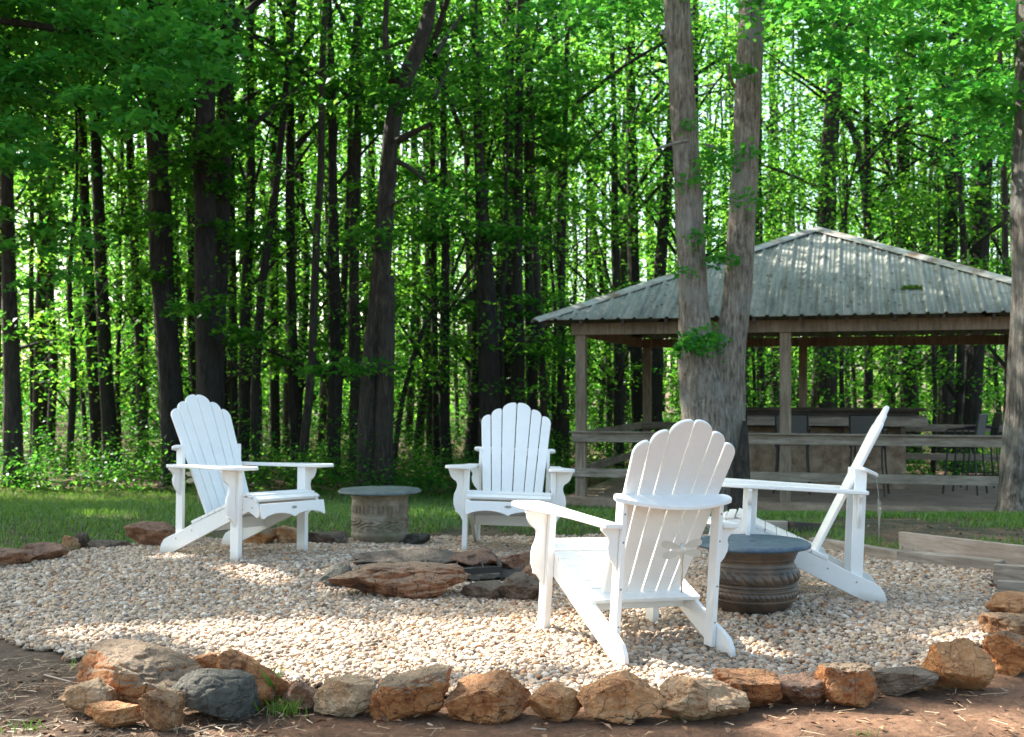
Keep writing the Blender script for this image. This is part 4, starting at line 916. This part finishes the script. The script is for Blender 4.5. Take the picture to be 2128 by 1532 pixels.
big_tree('thick tree rising behind the peak of the pavilion roof', 25.5, [(1716, 960, 52), (1718, 760, 52), (1716, 500, 48), (1722, 340, 42), (1734, 180, 40), (1740, 0, 34)], BARK_BROWN,
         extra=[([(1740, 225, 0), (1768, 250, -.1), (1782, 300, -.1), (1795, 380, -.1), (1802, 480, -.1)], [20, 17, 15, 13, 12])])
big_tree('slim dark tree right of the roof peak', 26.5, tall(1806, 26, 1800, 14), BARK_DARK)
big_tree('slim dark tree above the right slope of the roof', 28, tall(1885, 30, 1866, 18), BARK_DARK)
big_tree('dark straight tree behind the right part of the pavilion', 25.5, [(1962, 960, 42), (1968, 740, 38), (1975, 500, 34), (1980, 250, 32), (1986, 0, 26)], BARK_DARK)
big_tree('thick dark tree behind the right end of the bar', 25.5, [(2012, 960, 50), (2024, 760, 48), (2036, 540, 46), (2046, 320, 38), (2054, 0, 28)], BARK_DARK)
# the two big pale trunks in front of the pavilion grow from one base: one tree
def double_tree():
    Y = 13.4; gq = gz(2.45, Y)-.1
    base = at(1482, 1000, Y); o3 = np.array([base.x, base.y, gq]); root = empty('tree', tuple(o3))
    bz = at(1480, 1090, Y)
    A = [(1484, 1085, 128), (1482, 1000, 116), (1474, 900, 118), (1464, 830, 110), (1454, 770, 92), (1446, 700, 76), (1440, 610, 68), (1434, 480, 64), (1427, 350, 62), (1418, 200, 60), (1410, 80, 60), (1406, 0, 60)]
    B = [(1498, 1085, 112), (1500, 1000, 96), (1506, 900, 92), (1508, 830, 88), (1512, 770, 78), (1522, 700, 70), (1532, 610, 66), (1541, 480, 62), (1548, 350, 60), (1556, 200, 58), (1559, 80, 58), (1562, 0, 58)]
    geos = []
    for pts, dy in ((A, 0), (B, .03)):
        W, rad = px_path(pts, Y+dy, ztop=15); geos.append(trunk_geo(W, rad, n=40, step=.07, seed=11+int(dy*100), flare=.22, rough=.05, ridge=.02))
    def limb(lp, lw): geos.append(trunk_geo([tuple(at(a, b_, Y+dy)) for a, b_, dy in lp], [q/2/F*Y for q in lw], n=8, step=.05, seed=3, ridge=0))
    V, Fc = merge(geos); link('trunk', npmesh('trunk', V-o3, Fc, True), BARK_GREY, root)
    geos.clear()
    limb([(1534, 185, -.2), (1518, 172, -.35), (1505, 168, -.45), (1512, 150, -.5), (1510, 130, -.5), (1520, 116, -.5)], [10, 9, 8, 7, 6, 3])
    limb([(1505, 168, -.45), (1495, 182, -.45), (1460, 180, -.4), (1425, 182, -.4)], [6, 4, 3, 2])
    limb([(1518, 180, -.4), (1502, 200, -.45), (1490, 225, -.45)], [6, 4, 2])
    V, Fc = merge(geos); link('dead_branch', npmesh('dead_branch', V-o3, Fc, True), BARK_GREY, root); geos.clear()
    limb([(1450, 300, -.25), (1470, 290, -.35), (1490, 300, -.4), (1510, 320, -.4)], [8, 7, 5, 3]); limb([(1440, 292, -.25), (1400, 296, -.45), (1365, 305, -.5), (1338, 322, -.55)], [9, 7, 5, 3])
    V, Fc = merge(geos); link('dead_branch', npmesh('dead_branch', V-o3, Fc, True), BARK_GREY, root); geos.clear()
    limb([(1548, 860, -.20), (1546, 930, -.27), (1540, 1000, -.32), (1538, 1090, -.36)], [4, 26, 40, 60])
    V, Fc = merge(geos); link('dark_base_strip', npmesh('dark_base_strip', V-o3, Fc, True), BARK_BROWN, root); geos.clear()  # dark strip added in place of the dark hollow where bark is missing
    limb([(1392, 60, 0), (1378, 78, -.05), (1370, 90, -.05)], [34, 26, 10])
    V, Fc = merge(geos); link('broken_stub', npmesh('broken_stub', V-o3, Fc, True), BARK_GREY, root)
    for (px, py, dy, rp, nl, ls) in ((1452, 700, -.45, 52, 210, .085), (1430, 712, -.45, 30, 70, .08), (1480, 690, -.4, 36, 90, .08), (1500, 530, -.3, 38, 110, .08), (1462, 480, -.35, 40, 80, .08), (1490, 320, -.4, 46, 130, .085), (1560, 310, -.3, 36, 60, .08),
                                     (1540, 140, -.35, 30, 80, .08), (1440, 370, -.3, 34, 50, .08), (1545, 410, -.4, 36, 60, .08), (1425, 560, -.35, 26, 40, .08), (1440, 255, -.3, 30, 44, .08)):
        c = at(px, py, Y+dy); P = spray(c, rp/F*Y, nl, .55, .5); link('sprig', leaf_mesh('sprig', P-o3, ls), LEAF_NEAR, root)
    C = []
    P, cl = crown_pts(2.9, 13.4, 6.6, 13.5, 3.4, 44, 90, .6, 1.3); C.append(P)
    r_ = random.Random(4)
    for k in range(46):
        px = r_.uniform(1590, 2110); py = r_.uniform(-60, 70+ (px-1590)*.36 if px < 1900 else 330); dy = r_.uniform(-1.5, 1.5)
        C.append(spray(at(px, py, Y+dy), r_.uniform(.3, .6), 110, .3, .35))
    for k in range(12):
        px = r_.uniform(1100, 1400); py = r_.uniform(-60, 60); C.append(spray(at(px, py, Y+r_.uniform(-1, 1)), r_.uniform(.3, .55), 90, .3, .35))
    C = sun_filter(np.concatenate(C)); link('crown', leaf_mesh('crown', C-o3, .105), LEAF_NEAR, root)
    tag(root, 'large pale grey tree with two trunks from one base, in front of the pavilion', 'tree', TG)
double_tree()
big_tree('big rough grey tree at the right picture edge with a flared foot', 12.3, [(2146, 1050, 136), (2152, 900, 124), (2156, 700, 122), (2160, 450, 120), (2166, 200, 112), (2168, 0, 108)], BARK_ROUGH, flare=.2, n=48,
         crown=(6.2, 12, 3.0, 36, 90, .12), leafm=LEAF_NEAR, sprays=[(random.uniform(1900, 2200), random.uniform(-60, 240), random.uniform(-.8, 1.2), random.uniform(45, 90), 90) for _ in range(12)])
# outside the left edge: a tree reaching into view, others added for shade
r_ = random.Random(21)
spl = []
for k in range(74):
    px = r_.uniform(-140, 470); lim = 330-max(0, px-150)*.55; py = r_.uniform(-140, max(lim, 60)); spl.append((px, py, r_.uniform(-1.0, 2.2), r_.uniform(50, 115), 130))
for k in range(16): spl.append((r_.uniform(-60, 200), r_.uniform(320, 620), r_.uniform(1.5, 3), r_.uniform(40, 80), 45))
big_tree('tree outside the left edge whose drooping green branches fill the upper left corner', 12.8, [(-330, 1050, 90), (-325, 700, 80), (-310, 300, 74), (-290, 0, 64)], BARK_DARK, crown=(6.5, 13, 3.6, 60, 100, .115), leafm=LEAF_NEAR, sprays=spl,
         extra=[([(-300, 60, 0), (-150, 20, .3), (0, 40, .5), (170, 70, .6), (330, 60, .6)], [40, 30, 20, 13, 7]), ([(-300, 200, 0), (-150, 150, .5), (40, 170, .8), (160, 215, 1)], [30, 22, 14, 6])])
for i, (px, Y, lab) in enumerate([(-560, 14.5, 'shade tree standing well outside the left picture edge'), (-250, 17.5, 'tall shade tree behind the left picture edge'), (-900, 17, 'far shade tree left of the clearing')]):
    big_tree(lab, Y, [(px, 1050, 70), (px, 600, 60), (px+10, 200, 52), (px+12, 0, 46)], BARK_DARK, crown=(5.5, 14.5, 5.2, 230, 170, .2), leafm=LEAF_MID)

# saplings and young trees behind, one of each kind then copies
def sapling(h, rw, seed):
    r = random.Random(seed); root = empty('young_tree'); P = [(0, 0, -.1)]; x = y = 0
    for k in range(1, 8): x += r.uniform(-.12, .12); y += r.uniform(-.12, .12); P.append((x, y, h*k/7))
    rad = [rw*(1-.11*k) for k in range(8)]
    pts, cl = crown_pts(0, 0, h*.16, h*.98, h*.27, int(18+2.2*h), 105, .35, .9)
    geos = [trunk_geo(P, rad, n=10, step=.35, seed=seed, ridge=0)]
    for c in cl[::4]:
        k = min(6, max(1, int((c[2]-.6)/h*7))); s = Vector(P[k]); e = Vector(c); rb = rw*.33
        geos.append(trunk_geo([tuple(s), tuple((s+e)/2+Vector((0, 0, .12))), tuple(e)], [rb, rb*.6, rb*.2], n=5, step=.4, ridge=0))
    V, Fc = merge(geos); link('trunk', npmesh('trunk', V, Fc, True), BARK_DARK, root)
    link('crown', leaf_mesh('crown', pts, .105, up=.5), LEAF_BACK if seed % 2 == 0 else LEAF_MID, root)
    return root
def pole(h, rw, seed):
    r = random.Random(seed); root = empty('young_tree'); P = [(0, 0, -.1)]; x = y = 0
    for k in range(1, 8): x += r.uniform(-.16, .16); y += r.uniform(-.1, .1); P.append((x, y, h*k/7))
    rad = [rw*(1-.08*k) for k in range(8)]; pts, cl = crown_pts(x, y, h*.5, h, h*.2, 26, 110, .4, .9)
    low = [spray((r.uniform(-1.2, 1.2), r.uniform(-1.2, 1.2), r.uniform(1.5, h*.5)), r.uniform(.3, .6), 60) for _ in range(5)]
    geos = [trunk_geo(P, rad, n=12, step=.35, seed=seed, ridge=.02)]
    for q in low:
        c = q.mean(0); s = Vector((P[2][0]*.6, P[2][1]*.6, max(.8, c[2]-.5))); geos.append(trunk_geo([tuple(s), tuple((s+Vector(c))/2+Vector((0, 0, .1))), tuple(c)], [.018, .013, .006], n=5, step=.4, ridge=0))
    V, Fc = merge(geos); link('trunk', npmesh('trunk', V, Fc, True), BARK_BROWN if seed % 3 == 0 else BARK_DARK, root)
    link('crown', leaf_mesh('crown', np.concatenate([pts]+low), .105, up=.5), LEAF_MID if seed % 2 else LEAF_BACK, root)
    return root
poles = [pole(h, rw, 90+i) for i, (h, rw) in enumerate([(12, .075), (14, .10), (11, .055), (15, .125)])]
protos = [sapling(h, rw, 50+i) for i, (h, rw) in enumerate([(7, .06), (9, .09), (11, .12), (6, .045), (13, .14)])]
r_ = random.Random(9); placed = []; cnt = 0; tries = 0
while cnt < 104 and tries < 5000:
    tries += 1; Y = r_.uniform(19.5, 31) if cnt < 44 else r_.uniform(30, 52); px = r_.uniform(-150, 2280); X = (px-1064)/F*Y
    lx, ly = local_xy(X, Y)
    if -1.2 < lx < 8 and ly < 7.2: continue
    if any((X-a)**2+(Y-b_)**2 < 1.0 for a, b_ in placed): continue
    placed.append((X, Y)); k = r_.choice([0, 1, 2, 3, 4] if Y < 32 else [1, 2, 4]); p = protos[k]
    o = p if not p.get('used') else copy_tree(p)
    if not p.get('used'): p['used'] = 1
    cnt += 1
    o.location = (X, Y, gz(X, Y)); o.rotation_euler = (0, 0, r_.uniform(0, 6.28)); s = r_.uniform(.85, 1.2); o.scale = (s, s, s)
    rg_ = next(t_ for lim, t_ in ((360, 'at the far left'), (640, 'behind the left chair'), (900, 'behind the mossy pot table'), (1190, 'behind the middle chair'), (1560, 'behind the left half of the pavilion'), (1850, 'behind the peak of the pavilion roof'), (9999, 'behind the right end of the pavilion')) if px < lim)
    dd = 'nearer slender' if Y < 30 else 'far small-looking'
    tag(o, f'{dd} leafy young tree {rg_}', 'tree', f'{dd} young trees {rg_}')
cnt = 0; tries = 0
while cnt < 62 and tries < 5000:
    tries += 1; Y = r_.uniform(19.5, 36); px = r_.uniform(-60, 2180); X = (px-1064)/F*Y; lx, ly = local_xy(X, Y)
    if (-1.2 < lx < 8 and ly < 7.2) or any((X-a)**2+(Y-b_)**2 < .5 for a, b_ in placed): continue
    placed.append((X, Y)); p = r_.choice(poles); o = p if not p.get('used') else copy_tree(p); p['used'] = 1; cnt += 1
    o.location = (X, Y, gz(X, Y)); o.rotation_euler = (R(r_.uniform(-2.5, 2.5)), R(r_.uniform(-3, 3)), r_.uniform(0, 6.28)); s = r_.uniform(.85, 1.15); o.scale = (s, s, s)
    rg_ = next(t_ for lim, t_ in ((360, 'at the far left'), (640, 'behind the left chair'), (900, 'behind the mossy pot table'), (1190, 'behind the middle chair'), (1560, 'behind the left half of the pavilion'), (1850, 'behind the peak of the pavilion roof'), (9999, 'behind the right end of the pavilion')) if px < lim)
    dd = 'thick' if poles.index(p) in (1, 3) else 'thin'
    tag(o, f'{dd} straight dark pole-like tree {rg_}', 'tree', f'{dd} pole-like trees {rg_}')
for p in protos:
    if 'used' in p: del p['used']
for o in bpy.data.objects:
    if 'used' in o: del o['used']
# deep woods: one mass of leaves and trunks
C = []
for k in range(1700):
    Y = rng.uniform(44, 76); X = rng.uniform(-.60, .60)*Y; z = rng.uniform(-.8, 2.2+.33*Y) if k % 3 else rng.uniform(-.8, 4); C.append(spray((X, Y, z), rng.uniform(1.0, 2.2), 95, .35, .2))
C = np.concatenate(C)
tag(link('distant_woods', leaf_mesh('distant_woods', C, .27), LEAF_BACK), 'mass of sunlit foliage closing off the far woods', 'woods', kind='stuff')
geos = []
for k in range(150):
    Y = rng.uniform(46, 74); X = rng.uniform(-.5, .5)*Y; rr = rng.uniform(.07, .2); a, b_ = rng.uniform(-.6, .6, 2)
    geos.append(trunk_geo([(X, Y, -.7), (X+a, Y, 8), (X+a+b_, Y, 20)], [rr, rr*.8, rr*.4], n=7, step=2, ridge=0))
V, Fc = merge(geos); tag(link('distant_trunks', npmesh('distant_trunks', V, Fc, True), BARK_DARK), 'mass of thin dark trunks in the far woods', 'woods', kind='stuff')
# undergrowth at the foot of the trees
n = 2600; C = []
for k in range(n):
    Y = 17.2+26*rng.uniform(0, 1)**1.5; X = rng.uniform(-.52, .52)*Y; lx, ly = local_xy(X, Y)
    if -.4 < lx < 7.2 and ly < 6.2 and ly > -.5: continue
    h = rng.uniform(.05, .5)*(1 if rng.uniform() < .8 else 1.8)*(1+.9*max(0, (Y-21)/12)); C.append(spray((X, Y, gz(X, Y)+h), rng.uniform(.15, .45), 45, .8, .5))
tag(link('undergrowth', leaf_mesh('undergrowth', np.concatenate(C), .07), LEAF_MID), 'low leafy undergrowth along the foot of the trees', 'undergrowth', kind='stuff')
# grass
def blades(C, h0, h1, wd):
    n = len(C); a = rng.uniform(0, 6.283, n); h = rng.uniform(h0, h1, n); lean = rng.uniform(.1, .7, n)*h; sx = np.cos(a+1.57)*wd; sy = np.sin(a+1.57)*wd
    V = np.empty((n, 4, 3)); dx, dy = np.cos(a)*lean, np.sin(a)*lean
    V[:, 0] = C+np.stack([-sx, -sy, 0*a], -1); V[:, 1] = C+np.stack([sx, sy, 0*a], -1)
    V[:, 2] = C+np.stack([dx*.45+sx*.7, dy*.45+sy*.7, h*.65], -1); V[:, 3] = C+np.stack([dx, dy, h], -1)
    return V.reshape(-1, 3), np.arange(4*n).reshape(-1, 4), rng.uniform(0, 1, n)
n = 135000; Y = 7.3+10.75*rng.uniform(0, 1, n)**.8; X = rng.uniform(-.5, .5, n)*Y*1.08
k = (snoise(X, Y, 1.6, 12)+.55*snoise(X, Y, 5, 13) > -.1-(Y > 10.5)*.55-(X < -1)*.35-(X > 1.5)*.25) & ~keepg(X, Y)
for q in range(1):
    c_, s_ = math.cos(PA), math.sin(PA); lx = (X-PO.x)*c_+(Y-PO.y)*s_; ly = -(X-PO.x)*s_+(Y-PO.y)*c_; k &= ~((lx > -.3) & (ly > -.25) & (lx < 7))
X, Y = X[k], Y[k]; V, Fq, vv = blades(np.stack([X, Y, ground_z(X, Y)-.01], -1), .02, .075, .0035)
tag(link('grass', npmesh('grass', V, Fq, False, vv), GRASS), 'short green grass between the gravel and the trees', 'grass', kind='stuff')
# leaf litter on the forest floor and on the front soil
n = 26000; Y = np.concatenate([rng.uniform(15.5, 24, n//2), rng.uniform(3.5, 4.6, n//8), 7.3+8.7*rng.uniform(0, 1, n//4)**1.5]); X = rng.uniform(-.5, .5, len(Y))*Y*1.05
k = ~keepg(X, Y) & ((Y > 6) | (X < -.7) | (rng.uniform(0, 1, len(X)) < .25)); X, Y = X[k], Y[k]
tag(link('leaf_litter', leaf_mesh('leaf_litter', np.stack([X, Y, ground_z(X, Y)+.006], -1), .028, up=2.5, aspect=.45, jit=.7), DRY), 'dry leaf litter and crumbs strewn on the soil', 'leaf litter', kind='stuff')
n = 4600; Y = rng.uniform(3.55, 4.75, n); X = rng.uniform(-.5, .5, n)*Y; k = ~keepg(X, Y) & ((X < -.7) | (rng.uniform(0, 1, n) < .12)); X, Y = X[k], Y[k]; n = len(X)
a = rng.uniform(0, 6.283, n); L_ = rng.uniform(.02, .09, n); wd = .0011; Z = ground_z(X, Y)+.006
dx, dy = np.cos(a)*L_, np.sin(a)*L_; sx, sy = -np.sin(a)*wd, np.cos(a)*wd; V = np.empty((n, 4, 3)); e = rng.uniform(0, .012, n)
V[:, 0] = np.stack([X-sx, Y-sy, Z], -1); V[:, 1] = np.stack([X+sx, Y+sy, Z+.001], -1); V[:, 2] = np.stack([X+dx+sx, Y+dy+sy, Z+e+.001], -1); V[:, 3] = np.stack([X+dx-sx, Y+dy-sy, Z+e], -1)
STRAW, t_, b_ = mat('pine_straw'); at_ = t_.nodes.new('ShaderNodeAttribute'); at_.attribute_name = 'v'
t_.links.new(ramp(t_, at_.outputs['Fac'], [(0, (.10, .06, .035)), (.5, (.30, .2, .12)), (1, (.48, .38, .26))]), b_.inputs['Base Color'])
tag(link('pine_straw', npmesh('pine_straw', V.reshape(-1, 3), np.arange(4*n).reshape(-1, 4), False, rng.uniform(0, 1, n)), STRAW), 'dry pine straw and stalks on the front soil', 'straw', kind='stuff')
n = 260; X = rng.uniform(-4, 3.6, n); Y = rng.uniform(4.2, 8.8, n); k = keepg(X, Y); X, Y = X[k], Y[k]
tag(link('fallen_leaves', leaf_mesh('fallen_leaves', np.stack([X, Y, ground_z(X, Y)+.028], -1), .03, up=2.0, aspect=.5, jit=.6), DRY), 'few brown fallen leaves and bits lying on the gravel', 'fallen leaves', kind='stuff')
# single twigs and grass tufts in the foreground
TW = [((60, 1398), (175, 1428), 5, 'curved pale twig left of the biggest boulder'), ((868, 1496), (920, 1520), 7, 'forked twig on the soil below the left rocks'), ((1060, 1512), (1180, 1522), 5, 'long thin twig below the sunlit orange rock'),
      ((1640, 1440), (1760, 1452), 4, 'thin twig on the soil below the low reddish rock'), ((2050, 1420), (2120, 1450), 6, 'curved root-like twig at the right edge')]
for (a, b_, wpx, lab) in TW:
    A, B = onz(*a, gz(*onz(*a)[:2])+.008), onz(*b_, gz(*onz(*b_)[:2])+.008); mid = (A+B)/2+Vector((0, .03, .012)); q3 = (mid*.4+B*.6)+Vector((.02, -.01, .004)); r0 = wpx/2/F*A.y
    V, Fc = trunk_geo([tuple(A), tuple(mid), tuple(q3), tuple(B)], [r0, r0*.8, r0*.6, r0*.3], n=6, step=.02, ridge=0, seed=2)
    o = link('twig', npmesh('twig', V-np.array(A), Fc, True), WOOD_PLANK); o.location = A; tag(o, lab, 'twig', 'twigs on the front soil')
GT = [(560, 1462, 30, .16, 'tall thin grass tuft between the boulders and the rusty rock'), (592, 1484, 60, .07, 'low bright grass tuft below the rusty rock'), (336, 1500, 12, .13, 'few grass blades in front of the small angular rock'),
      (160, 1388, 10, .07, 'grass blades on dark soil left of the biggest boulder'), (60, 1520, 34, .05, 'low grass at the bottom left corner'), (1790, 1525, 14, .03, 'tiny weed at the bottom right'), (1415, 1492, 16, .03, 'tiny weed under the pale wedge-shaped rock')]
for (px, py, nb, hh, lab) in GT:
    p = onz(px, py); C = np.stack([rng.normal(0, .018+.0004*nb, nb), rng.normal(0, .014, nb), np.zeros(nb)], -1); V, Fq, vv = blades(C, hh*.4, hh, .0018)
    o = link('grass_tuft', npmesh('grass_tuft', V, Fq, False, vv), GRASS); o.location = (p.x, p.y, gz(p.x, p.y)-.005); tag(o, lab, 'grass tuft', 'grass tufts by the front rocks')
